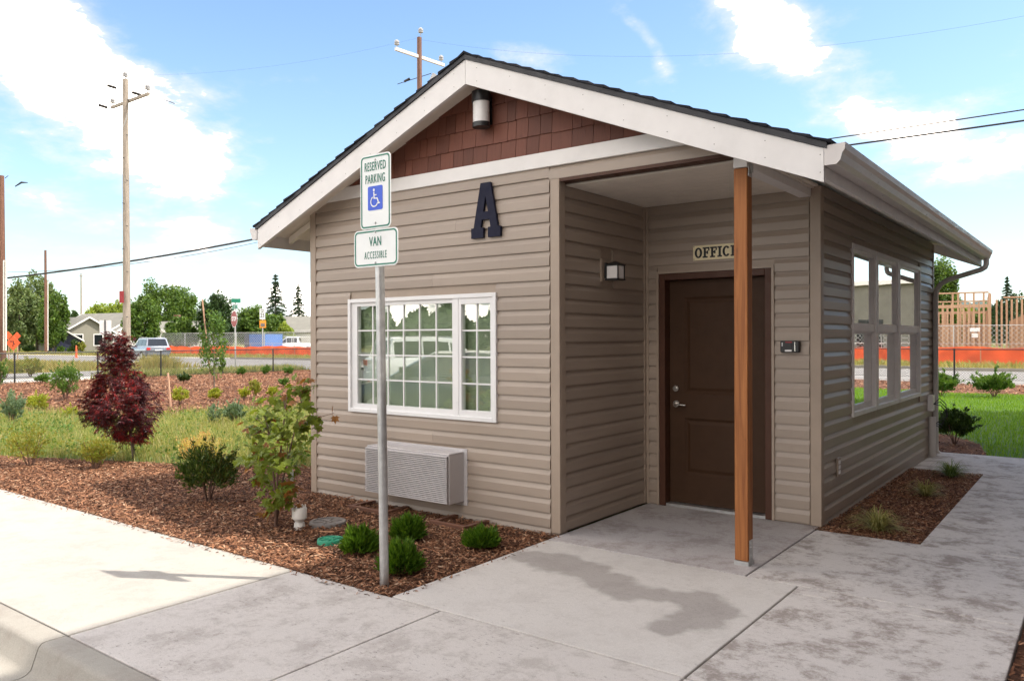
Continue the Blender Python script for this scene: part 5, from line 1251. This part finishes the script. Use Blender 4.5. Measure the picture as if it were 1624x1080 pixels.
# ------------------------------------------------------------------ cars
def car(label, x, y, ang, paint, kind='suv', group='cars', z=-.05):
    t = thing('pickup_truck' if kind == 'pickup' else 'car', (0, 0, 0), label, 'car' if kind != 'pickup' else 'pickup truck')
    if kind == 'suv': L, Wd, H, belt = 4.7, 1.86, 1.68, 1.02; st = [(-2.35, .62, .98), (-2.28, .42, 1.04), (-1.9, .3, 1.05), (-.2, .28, 1.03), (.9, .28, 1.00), (1.2, .28, .98), (2.0, .3, .86), (2.3, .4, .70), (2.36, .5, .62)]; gh = [(-2.22, .0), (-1.95, 1), (-1.0, 1.04), (.1, 1), (.75, .35), (1.12, 0)]
    elif kind == 'sedan': L, Wd, H, belt = 4.6, 1.8, 1.42, .92; st = [(-2.3, .55, .85), (-2.2, .4, .95), (-1.7, .3, .96), (-.2, .28, .93), (.9, .28, .90), (1.3, .28, .86), (2.0, .3, .76), (2.25, .4, .62), (2.3, .48, .55)]; gh = [(-1.9, 0), (-1.15, .9), (-.5, 1), (.25, .95), (.8, .45), (1.25, 0)]
    else: L, Wd, H, belt = 5.6, 1.95, 1.82, 1.12; st = [(-2.85, .55, 1.08), (-2.8, .5, 1.12), (-1.0, .45, 1.12), (.2, .42, 1.12), (1.3, .42, 1.10), (1.5, .42, 1.08), (2.4, .45, 1.02), (2.7, .5, .92), (2.75, .55, .85)]; gh = [(-.75, 0), (-.6, .96), (0, 1.0), (.7, .98), (1.15, .4), (1.45, 0)]
    w = Wd/2; rings = []
    for (sx, zb, zt) in st:
        rings.append([(sx, -w*.90, zb), (sx, -w, zb+(zt-zb)*.35), (sx, -w*.99, zb+(zt-zb)*.7), (sx, -w*.90, zt), (sx, 0, zt+.03), (sx, w*.90, zt), (sx, w*.99, zb+(zt-zb)*.7), (sx, w, zb+(zt-zb)*.35), (sx, w*.90, zb)])
    b = MB(); vs = [v for r_ in rings for v in r_]; n = 9; fs = [(i*n+k, i*n+k+1, (i+1)*n+k+1, (i+1)*n+k) for i in range(len(rings)-1) for k in range(n-1)]+[(i*n+8, i*n, (i+1)*n, (i+1)*n+8) for i in range(len(rings)-1)]+[tuple(range(n)), tuple((len(rings)-1)*n+k for k in range(n))[::-1]]
    b.add(vs, fs); body = bevel(b.build('body', paint, t, smooth=True), .02, 2)
    def zbelt(sx): return float(np.interp(sx, [q_[0] for q_ in st], [q_[2] for q_ in st]))
    rr = []
    for (sx, k) in gh:
        zb = zbelt(sx)-.02; zt = zb+(H-zb)*k+.03; ww = w*(.90-.16*k); rr.append([(sx, -w*.88, zb), (sx, -ww, zt-.04), (sx, -ww+.12, zt), (sx, ww-.12, zt), (sx, ww, zt-.04), (sx, w*.88, zb)])
    b = MB(); vs = [v for r_ in rr for v in r_]; n = 6; fs = [(i*n+k, i*n+k+1, (i+1)*n+k+1, (i+1)*n+k) for i in range(len(rr)-1) for k in range(n-1)]; b.add(vs, fs); b.build('cabin', paint, t, smooth=True)
    # side windows, a little proud of the cabin sides
    g0 = [q_ for q_ in gh if q_[1] > .3]; xs_ = np.linspace(gh[0][0]+.25, gh[-1][0]-.18, 4)
    for sd_ in (-1, 1):
        for i in range(3):
            xa, xb = xs_[i]+.03, xs_[i+1]-.03; pts = []
            def P_(sx, f): 
                k = float(np.interp(sx, [q_[0] for q_ in gh], [q_[1] for q_ in gh])); zb = zbelt(sx)-.02; zt = zb+(H-zb)*k+.03; ww = w*(.90-.16*k); f2 = f
                return (sx, sd_*(w*.88+(ww-w*.88)*f2+.012), zb+(zt-.04-zb)*f2)
            b = MB(); b.add([P_(xa, .12), P_(xb, .12), P_(xb, .84), P_((xa+xb)/2, .86), P_(xa, .84)], [(0, 1, 2, 3, 4)]); b.build('side_window', 'car_glass', t)
    def endglass(i0, i1, name):
        a, c = rr[i0], rr[i1]; f = lambda p, q_, s: tuple(p[j]+(q_[j]-p[j])*s for j in range(3)); push = .015*(1 if i0 > i1 or i1 > 2 else -1)
        lo = [f(a[0], a[5], .06), f(a[0], a[5], .94)]; hi = [f(c[1], c[4], .06), f(c[1], c[4], .94)]
        P4 = [f(lo[0], hi[0], .1), f(lo[1], hi[1], .1), f(lo[1], hi[1], .9), f(lo[0], hi[0], .9)]; b = MB(); b.add([(p_[0]+push, p_[1], p_[2]+.015) for p_ in P4], [(0, 1, 2, 3)]); b.build(name, 'car_glass', t)
    endglass(0, 1, 'rear_window'); endglass(len(rr)-1, len(rr)-3, 'windscreen')
    if kind == 'pickup':
        b = MB(); b.box(-2.7, -w*.8, 1.125, -.85, w*.8, 1.135); b.build('bed', 'black', t)
        b = MB()
        for yy in (-w*.8, w*.8): b.beam((-2.6, yy, 1.75), (1.0, yy, 1.88), .05, .05); b.beam((-2.6, yy, 1.1), (-2.6, yy, 1.75), .05, .05)
        b.build('rack', 'car_white', t)
    elif kind == 'suv':
        b = MB(); [b.beam((-1.7, yy, H+.06), (.2, yy, H+.06), .04, .03) for yy in (-.62, .62)]; b.build('roof_rail', 'rim', t)
    for sx in (-L*.30, L*.30):
        for sd_ in (-1, 1):
            wh = MB(); r_ = .36 if kind != 'sedan' else .33; wh.tube([(sx, sd_*(w-.20), r_), (sx, sd_*(w+.012), r_)], r_, 20); wl_ = wh.build('wheel', 'rubber', t, smooth=True)
            MB().tube([(sx, sd_*(w+.013), r_), (sx, sd_*(w+.02), r_)], r_*.62, 14).build('rim', 'rim', wl_, smooth=True)
    for sd_ in (-1, 1):
        xe = -L/2; b = MB(); b.box(xe-.03, sd_*w*.62, .80, xe+.10, sd_*w*.90, .98); b.build('tail_light', 'lamp_red', t)
        b = MB(); b.box(L/2-.16, sd_*w*.55, .60, L/2+.0, sd_*w*.88, .74); b.build('headlight', 'lamp_clear', t)
        b = MB(); b.box(gh[-2][0]-.05, sd_*w*.98, 1.0, gh[-2][0]+.08, sd_*(w+.16), 1.12); b.build('mirror', paint, t)
    b = MB(); b.box(-L/2-.06, -w*.8, .42, -L/2+.08, w*.8, .60); b.build('rear_bumper', paint if kind != 'pickup' else 'rim', t)
    b = MB(); b.box(-L/2-.065, -.26, .70, -L/2-.0, .26, .82); b.build('number_plate', 'sign_white', t)
    t.location = (x, y, z); t.rotation_euler = (0, 0, ang); return t
q = spot(236, 61); car('silver sport utility car seen from behind on the road left of the building', q[0], q[1], R(168), 'silver')
q = spot(466, 88); car('white pickup truck parked behind the orange netting beside the building wall', q[0], q[1], math.atan2(-RT[1], -RT[0])+.12, 'car_white', 'pickup')
car('white sport utility car in the parking lot, mirrored in the front window', -11.2, -14.2, R(-67), 'car_white', z=-.15)
car('dark grey car parked facing the front window, mirrored in its glass', -4.3, -7.0, R(150), 'car_dark', 'sedan', z=-.15)

# ------------------------------------------------------------------ poles and wires
def pole(u, d, vtop, r_, mat, label, group='utility poles'):
    p = spot(u, d, vtop); t = thing('utility_pole', (p[0], p[1], -.07), label, 'utility pole', group)
    MB().tube([(p[0], p[1], -.3), (p[0], p[1], p[2]*.5), (p[0], p[1], p[2])], [r_, r_*.86, r_*.70], 14).build('pole', mat, t, smooth=True); return t, p
def insul(b, p, s=1.): b.lathe((p[0], p[1], p[2]), [(.02*s, 0), (.02*s, .12*s), (.10*s, .13*s), (.11*s, .18*s), (.06*s, .20*s), (.10*s, .22*s), (.10*s, .28*s), (.04*s, .33*s)], 10)
t, p = pole(199, 42, 126, .20, 'pole_wood', 'tall weathered grey power pole with a slanting crossarm left of the building')
a0, a1 = spot(177, 43.3, 171), spot(236, 40.7, 149); MB().beam(a0, a1, .12, .14).build('crossarm', 'pole_wood', t)
for q in (a0+(a1-a0)*.03, a0+(a1-a0)*.97, np.array([p[0], p[1], p[2]-.1])): b = MB(); insul(b, q+np.array([0, 0, .07]), 1.3); b.build('insulator', 'insulator', t)
for (u0, v0, u1, v1) in ((171, 136, 184, 140), (210, 147, 223, 151), (157, 167, 170, 171)):
    s_, e_ = spot(u0, 42.5, v0), spot(u1, 42.5, v1); MB().tube([s_, e_], .075, 8).build('strain_insulator', 'ink', t); m_ = spot((u0+u1)/2+(-14 if u0 < 200 else 20), 42.5, (v0+v1)/2-(2 if u0 < 200 else -4)); MB().tube([s_ if u0 < 200 else e_, m_], .012, 5).build('lead_wire', 'ink', t)
MB().tube([a1, spot(270, 41.5, 162), spot(277, 41.5, 165)], .018, 5).build('lead_wire', 'ink', t); MB().tube([spot(199, 42, 150), spot(216, 41.8, 186), spot(223, 41.8, 188)], .014, 5).build('lead_wire', 'ink', t)
MB().tube([spot(203, 41.7, 180), spot(196, 41.78, 202)], .02, 5).build('brace', 'galv', t)
for k in range(9): q = spot(200+(-1)**k*3, 41.75, 215+k*36); MB().tube([q, q+np.array([.05, -.12, 0])], .02, 5).build('step_bolt', 'ink', t)
q = spot(193, 41.55, 471); panel('notice', q, .24, .62, 'sign_red', t, math.atan2(RT[1], RT[0])); P195 = p
t, p = pole(665, 40, 60, .17, 'pole_red', 'reddish power pole with a white crossarm rising behind the roof')
a0, a1 = spot(627, 38.9, 78), spot(704, 41.2, 104); MB().beam(a0, a1, .12, .15).build('crossarm', 'arm', t)
for q in (a0+(a1-a0)*.03, a0+(a1-a0)*.94, np.array([p[0]+.1, p[1], p[2]])): b = MB(); insul(b, q+np.array([0, 0, .07]), 1.2); b.build('insulator', 'insulator', t)
MB().tube([spot(641, 40, 130), spot(650, 40, 125)], .06, 8).build('strain_insulator', 'ink', t); MB().tube([spot(630, 40, 134), spot(684, 40, 117)], .018, 5).build('lead_wire', 'ink', t)
MB().tube([spot(683, 40, 132), spot(689, 40, 118)], .12, 8).build('cutout', 'insulator', t); P665 = p
t, p = pole(2, 45, 279, .21, 'pole_red', 'dark reddish pole with pale conduits at the left edge of the picture')
for du in (6, 9.5): s_, e_ = spot(du, 44.6, 413), spot(du, 44.6, 556); MB().tube([e_, s_], .045, 8).build('conduit', 'arm', t)
MB().tube([spot(8, 45, 283), spot(13, 45, 279)], .02, 5).build('bracket', 'ink', t); P0L = p
q1, q2 = spot(24, 45, 296), spot(44, 45, 290); tag(MB().tube([q1, (q1+q2)/2+np.array([0, 0, .12]), q2], [.03, .06, .02], 6).build('cable_clamp', 'ink'), 'dark cable fitting beside the left edge pole', 'cable fitting')
t, p = pole(72, 88, 397, .17, 'pole_red', 'thin reddish pole before the pale trees on the left'); MB().tube([spot(76, 87.5, 445), spot(76, 87.5, 556)], .05, 6).build('conduit', 'arm', t)
t, p = pole(128.5, 140, 434, .16, 'pole_wood', 'distant thin grey pole above the grey house roof'); MB().beam(spot(126, 140, 438), spot(131, 140, 438), .12, .12).build('crossarm', 'pole_wood', t)
TC = spot(665, 40, 322); TR = np.array([26.0, 25.6, 8.9])
wire('overhead_cable', spot(12, 45, 441), TC, .35, .050, 'thick black cable sloping up from the left edge pole to the eave')
wire('overhead_cable', spot(2, 45, 432), TC+np.array([0, 0, .25]), .9, .012, 'thin black wire just above the thick cable on the left')
wire('overhead_cable', np.array(TC)+np.array([0, 0, .35]), spot(1900, 24.0, 132), .1, .022, 'upper of two black cables right of the gutter')
wire('overhead_cable', np.array(TC)+np.array([0, 0, 0.1]), spot(1900, 24.0, 152), .1, .032, 'lower thicker one of two black cables right of the gutter')
wire('overhead_cable', P665+np.array([0, 0, -.1]), spot(1900, 26, -33), 1.6, .003, 'very thin high wire crossing the sky above the roof on the right')
wire('overhead_cable', P195+np.array([0, 0, .2]), P665, .5, .0025, 'faint wire between the two tall power poles')

# ------------------------------------------------------------------ road signs
def octagon(name, c, r_, mat, parent, ang, th, push=0.):
    d = Vector((math.cos(ang), math.sin(ang), 0)); n = Vector((math.sin(ang), -math.cos(ang), 0)); b = MB()
    b.prism([tuple(Vector(c)+n*push+d*r_*math.cos(R(22.5+45*k))+Vector((0, 0, r_*math.sin(R(22.5+45*k))))) for k in range(8)], (0, 0, 0), tuple(n*th)); return b.build(name, mat, parent)
va_ = math.atan2(RT[1], RT[0])
def face(c, ang, push): n = Vector((math.sin(ang), -math.cos(ang), 0)); return Matrix.Translation(Vector(c)+n*push) @ Matrix.Rotation(ang, 4, 'Z') @ Matrix.Rotation(R(90), 4, 'X')
p = spot(373, 38, 506); st = thing('stop_sign', (p[0], p[1], -.06), 'red octagonal STOP sign with green street name blades on top', 'stop sign'); sa = va_-R(50)
MB().tube([(p[0], p[1], -.2), (p[0], p[1], 3.45)], .035, 8).build('pole', 'galv', st)
octagon('border', p, .425, 'sign_white', st, sa, .004, .05); octagon('plate', p, .40, 'sign_red', st, sa, .004, .0545)
text('lettering', 'STOP', .30, face(p, sa, .0595), 'sign_white', st, .78, .002, .008)
for (dv, an, w_) in ((477, va_+R(25), .42), (487, va_-R(55), .9)):
    q = spot(374, 38, dv); panel('street_name_blade', q, w_, .20, 'street_green', st, an, .01, push=.04)
p = spot(416.5, 75, 498); ss = thing('speed_limit_sign', (p[0], p[1], -.06), 'small white 25 speed sign with an amber plate below it', 'speed sign')
MB().tube([(p[0], p[1], -.2), (p[0], p[1], p[2]+.5)], .05, 8).build('pole', 'galv', ss); panel('plate', p, .52, 1.0, 'sign_white', ss, va_, .01, push=.06); text('lettering', '25', .52, face(np.array(p)-np.array([0, 0, .14]), va_, .073), 'ink', ss, .8, .002, .01)
text('lettering', 'SPEED\nLIMIT', .17, face(np.array(p)+np.array([0, 0, .27]), va_, .073), 'ink', ss, .8, .002, .004)
q = spot(417, 75, 514); panel('amber_plate', q, .62, .72, 'amber', ss, va_, .01, push=.06); panel('lamp_panel', q, .40, .32, 'lid_grey', ss, va_, .02, dz=-.08, push=.072)
p = spot(166.5, 60, 519); rb = thing('road_sign_back', (p[0], p[1], -.06), 'blank pale back of a wide road sign on a dark post', 'road sign'); MB().tube([(p[0], p[1], -.2), (p[0], p[1], p[2]+.55)], .05, 8).build('pole', 'black', rb)
for s in (-1, 1): q = spot(166.5+s*4.8, 60, 519); panel('plate', q, .43, 1.06, 'white', rb, va_, .01, push=-.07)
for i, (u, v, s, lab) in enumerate(((21, 544, .47, 'orange diamond road works sign at the left edge'), (13, 532, .26, 'upper left small orange flag board behind the diamond sign'), (27, 533, .26, 'upper right small orange flag board behind the diamond sign'))):
    p = spot(u, 50+i, v); t = thing('road_works_sign', (p[0], p[1], -.06), lab, 'road works sign')
    panel_ = MB(); d = Vector((math.cos(va_), math.sin(va_), 0)); n = Vector((math.sin(va_), -math.cos(va_), 0)); c = Vector(p)
    panel_.prism([tuple(c+d*s), tuple(c+Vector((0, 0, s))), tuple(c-d*s), tuple(c-Vector((0, 0, s)))], (0, 0, 0), tuple(n*.02)); panel_.build('diamond', 'orange', t); MB().tube([(p[0], p[1]+.03, -.2), (p[0], p[1]+.03, p[2])], .03, 6).build('leg', 'lumber', t)
    if i == 0:
        for (dx, dz, w_, h_) in ((-.12, .10, .16, .06), (.02, .06, .06, .16), (.06, -.06, .14, .06), (.0, -.16, .10, .06)):
            c2 = c+d*dx+Vector((0, 0, dz)); b = MB(); b.prism([tuple(c2-d*w_/2-Vector((0, 0, h_/2))), tuple(c2+d*w_/2-Vector((0, 0, h_/2))), tuple(c2+d*w_/2+Vector((0, 0, h_/2))), tuple(c2-d*w_/2+Vector((0, 0, h_/2)))], tuple(n*.0205), tuple(n*.024)); b.build('symbol', 'ink', t)
p = spot(121, 70); tag(MB().lathe((p[0], p[1], -.07), [(.14, 0), (.14, .05), (.09, .06), (.05, 1.05), (.02, 1.1)], 12).build('traffic_post', 'orange'), 'slim orange traffic post in front of the grey house', 'traffic post')

# ------------------------------------------------------------------ houses far off
def house(u, d, w, l, hw, hr, ang, wall, label, wins=(), chimney=False, z=-.1, ov=.4, cat='house'):
    p = spot(u, d); t = thing('house', (0, 0, 0), label, cat, None); t_ = MB(); th_ = .2
    MB().box(-w/2, -l/2, 0, w/2, l/2, hw).build('wall', wall, t)
    b = MB(); b.prism([(-w/2, 0, hw+.001), (w/2, 0, hw+.001), (0, 0, hr-.12)], (0, -l/2, 0), (0, l/2, 0)); b.build('gable', wall, t)
    sl_ = (hr-hw)/(w/2); rf = None
    for s in (-1, 1):
        b = MB(); b.prism([(0, 0, hr), (s*(w/2+ov), 0, hr-sl_*(w/2+ov)), (s*(w/2+ov), 0, hr-sl_*(w/2+ov)-.12), (0, 0, hr-.12)], (0, -l/2-ov, 0), (0, l/2+ov, 0)); rf = b.build('roof', 'roof_far', t)
        for e in (-1, 1):
            b = MB(); yy = e*(l/2+ov); b.prism([(0, 0, hr+.02), (s*(w/2+ov), 0, hr-sl_*(w/2+ov)+.02), (s*(w/2+ov), 0, hr-sl_*(w/2+ov)-.18), (0, 0, hr-.18)], (0, yy, 0), (0, yy+e*.04, 0)); b.build('barge_board', 'white', t)
    for (side, s, zc, ww, hh) in wins:
        if side in 'fb': yy = -l/2 if side == 'f' else l/2; e = -1 if side == 'f' else 1; fbx = (s-ww/2-.1, yy, zc-hh/2-.1, s+ww/2+.1, yy+e*.05, zc+hh/2+.1); pb = (s-ww/2, yy+e*.051, zc-hh/2, s+ww/2, yy+e*.06, zc+hh/2)
        else: xx = -w/2 if side == 'l' else w/2; e = -1 if side == 'l' else 1; fbx = (xx, s-ww/2-.1, zc-hh/2-.1, xx+e*.05, s+ww/2+.1, zc+hh/2+.1); pb = (xx+e*.051, s-ww/2, zc-hh/2, xx+e*.06, s+ww/2, zc+hh/2)
        fo = MB().box(*fbx).build('window', 'white', t); MB().box(*pb).build('pane', 'car_glass', fo)
    if chimney: MB().box(-.6, .5, hr-.8, .1, 1.2, hr+.9).build('chimney', 'old_wood', t)
    t.location = (p[0], p[1], z); t.rotation_euler = (0, 0, ang); return t
house(120, 100, 6.0, 7, 2.7, 4.5, va_+R(52), 'wall_grey', 'small grey house with a light grey roof behind the trees on the left', [('f', -1.2, 1.6, 1.0, 1.3), ('f', 1.2, 1.6, 1.0, 1.3), ('r', 0, 1.5, 1.2, 1.2)])
house(176, 112, 9, 12, 3.0, 5.4, va_+R(62), 'wall_white', 'larger white house with a grey roof behind the tall grey pole', [('f', 1.5, 1.6, 1.2, 1.2), ('r', -3, 1.5, 1.4, 1.2), ('r', 3, 1.5, 1.4, 1.2)])
house(102, 96, 3.4, 4, 1.8, 2.9, va_+R(30), 'bin_navy', 'low dark lean-to beside the grey house', [])
house(253, 108, 4.4, 8, 2.5, 4.0, va_+R(8), 'wall_white', 'small white gabled house behind the silver car', [('f', 0, 1.5, 1.2, 1.2)])
house(292, 112, 7, 9, 2.4, 4.2, va_+R(85), 'wall_white', 'pale house with a chimney half hidden by bushes', [('r', 0, 1.5, 1.2, 1.2)], True)
house(330, 105, 4, 5, 1.7, 2.6, va_+R(10), 'wall_white', 'little white shed left of the dark round tree', [])
house(492, 104, 8, 8, 2.7, 4.6, va_+R(84), 'wall_white', 'white house with a pale grey roof right beside the building edge', [('r', 0, 1.5, 1.6, 1.2)])
house(1640, 190, 12, 12, 3, 6, va_+R(70), 'wall_grey', 'far grey house beyond the timber frame', [])

# ------------------------------------------------------------------ trees far off
TR_ = [(30, 446, 27, 95, 'tree_birch', 'pale loose tree rising behind the left edge pole'), (58, 441, 30, 100, 'tree_birch', 'tall pale leaved tree behind the thin reddish pole'), (84, 462, 20, 92, 'tree_green', 'green tree right of the thin reddish pole'), (98, 486, 14, 118, 'tree_dark', 'dark tree above the grey house roof'),
       (14, 478, 22, 105, 'tree_green', 'green tree low at the left edge'), (160, 486, 28, 150, 'tree_lime', 'broad yellow green tree far behind the houses'), (186, 484, 22, 155, 'tree_lime', 'yellow green tree beside the tall grey pole'), (118, 498, 9, 140, 'tree_dark', 'little dark tree beside the distant thin pole'),
       (227, 474, 25, 82, 'tree_green', 'grey green tree just right of the tall grey pole'), (262, 449, 34, 116, 'tree_green', 'tallest rounded green tree behind the silver car'), (290, 462, 26, 120, 'tree_green', 'rounded green tree right of the tallest one'), (285, 506, 24, 92, 'tree_green', 'low bushy tree in front of the chimney house'),
       (347, 471, 30, 92, 'tree_dark', 'dark rounded tree left of the stop sign'), (404, 488, 26, 96, 'tree_green', 'green tree behind the stop sign'), (436, 500, 22, 98, 'tree_green', 'bushy green tree above the blue container'), (453, 517, 15, 92, 'tree_lime', 'small lime green tree over the white pickup'),
       (1492, 418, 24, 70, 'tree_green', 'green tree showing behind the downspout'), (1500, 487, 22, 150, 'tree_green', 'far green tree seen through the left studs'), (1530, 489, 22, 155, 'tree_lime', 'far lime tree seen through the timber frame'), (1560, 488, 20, 150, 'tree_green', 'far green tree seen through the right studs'),
       (1618, 470, 20, 125, 'tree_dark', 'dark tree at the right edge behind the frame'), (1586, 478, 14, 128, 'tree_dark', 'dark tree beside the far conifer'), (1648, 462, 22, 125, 'tree_dark', 'dark tree beyond the right edge')]
for (u, vt, hw, d, mt, lab) in TR_:
    p = spot(u, d, vt); H = p[2]+.1; r_ = hw*d/FPX
    tree('tree', lab, p[0], p[1], H, r_*1.02, mt, 9500 if hw > 20 else 5500, .0034*d+.05, 75, .02, group='trees behind the road', cr=.30 if mt != 'tree_birch' else .24)
for (u, vt, hw, d, lab) in ((437, 431, 20, 118, 'tall narrow conifer above the speed sign'), (473, 449, 19, 112, 'shorter conifer beside the building wall'), (1597, 437, 17, 108, 'pointed conifer at the right behind the timber frame'), (104, 468, 9, 112, 'slim dark conifer behind the grey house')):
    p = spot(u, d, vt); conifer('conifer', lab, p[0], p[1], p[2], hw*d/FPX*1.9)
for (u, v, w, h, mt, lab) in ((118, 554, 14, 22, 'shrub_dark', 'dark clipped bush before the grey house'), (130, 554, 12, 18, 'shrub_orange', 'brownish bush before the grey house'), (96, 555, 12, 12, 'shrub_mid', 'low bush at the corner of the grey house'), (45, 555, 22, 14, 'shrub_dark', 'dark bush under the pale trees'), (112, 556, 10, 10, 'shrub_mid', 'small green bush before the grey house')):
    p = spot(u, 92); bush('garden_bush', lab, p[0], p[1], w*92/FPX, h*92/FPX, mt, 900, .22, 'bushes round the grey house', z=-.08)
for (u, d, w, lab) in ((8, 33, 1.6, 'leafy weeds behind the black fence at the far left'), (48, 34, 1.1, 'leafy weeds behind the black fence, right of the left post')):
    p = spot(u, d); bush('weed_clump', lab, p[0], p[1], w, .8, 'shrub_orange', 1600, .10, 'weeds behind the black fence', z=-.07)
for (u, d, w) in ((258, 41, 1.7), (244, 42, 1.3)):
    p = spot(u, d); P = np.array([[p[0], p[1]]])+rng.normal(0, w*.25, (700, 2)); V, F = blades(P, .75, .03, .9, .4, -.08); npmesh('dry_grass', V, F, 'dry', None, 3, 'stuff')
# far wood along the horizon
def wood_line(a0_, a1_, d0, d1, h, n, label, mt):
    a = rng.uniform(a0_, a1_, n); d = rng.uniform(d0, d1, n); hgt = h*(.65+.35*np.sin(a*37)*np.cos(a*91))*rng.uniform(.05, 1, n)
    C = np.column_stack([CAM[0]+np.cos(a)*d, CAM[1]+np.sin(a)*d, hgt]); V, F = leaf_quads(C, 1.7, 1.1, .6); o = npmesh('distant_trees', V, F, mt, None, 4, 'stuff')
wood_line(R(20), R(185), 230, 270, 8.0, 42000, '', 'tree_green'); wood_line(R(185), R(380), 120, 160, 9.0, 42000, '', 'tree_dark')
hb = MB(); rngs = 26; vs = []
for i in range(rngs+1):
    f = i/rngs; p = spot(1380+f*300, 2200); z_ = 118*max(0, math.sin(math.pi*f))**.8*(1+.08*math.sin(i*1.7)); q = spot(1380+f*300, 2900); vs += [(p[0], p[1], -.1), (p[0]*.5+q[0]*.5, p[1]*.5+q[1]*.5, z_+.0), (q[0], q[1], -.1)]
hb.add(vs, [f for i in range(rngs) for f in ((3*i, 3*i+3, 3*i+4, 3*i+1), (3*i+1, 3*i+4, 3*i+5, 3*i+2))]); hb.build('hills', 'hill', smooth=True)['kind'] = 'structure'

# ------------------------------------------------------------------ neighbour building whose shade lies over the path
ap = thing('apartment_building', (13, 0, -.1), 'three storey brown apartment building close on the right, outside the picture', 'building')
ax, ay0, ay1, ah = 7.98, -15.0, 15.85, 10.0
aw = MB().box(ax, ay0, -.2, ax+11, ay1, ah-.25).build('wall', 'wall_beige', ap)
MB().box(ax-.0, ay0-.0, ah-.249, ax+11, ay1, ah).build('roof', 'roof_far', ap)
MB().box(ax-.03, ay0-.03, ah-.55, ax-.001, ay1+.03, ah-.02).build('cornice', 'white', ap)
for fl_ in range(3):
    for k in range(9):
        yy = ay0+2.0+k*3.3; zc = 1.6+fl_*3.1; wd = MB().box(ax-.05, yy, zc-.7, ax-.001, yy+1.5, zc+.7).build('window', 'white', ap); MB().box(ax-.06, yy+.08, zc-.62, ax-.051, yy+1.42, zc+.62).build('pane', 'car_glass', wd)
wh = thing('warehouse', (30, 85, 0), 'long low grey warehouse beyond the right edge, seen only mirrored in the side windows', 'building')
MB().box(6, 78, -.1, 60, 100, 6.6).build('wall', 'roof_far', wh); MB().box(5.5, 77.5, 6.601, 60.5, 100.5, 7.0).build('roof', 'white', wh)
for k in range(9): MB().box(9+k*5.5, 77.93, .2, 11.6+k*5.5, 77.99, 3.2).build('window', 'car_glass', wh)
# nail heads along the barge boards
for sd in (-1, 1):
    nb = MB()
    for k in range(9):
        q = .12+k*.33
        for dz in (.045, .15):
            xx = XC+sd*q; zz = rz(xx, 3.768)-dz; nb.tube([(xx, OV-.0005, zz), (xx, OV-.0022, zz)], .0032, 6)
    nb.build('nail_heads', 'lid_grey', roofp)['kind'] = 'stuff'
SC.render.engine = 'CYCLES'
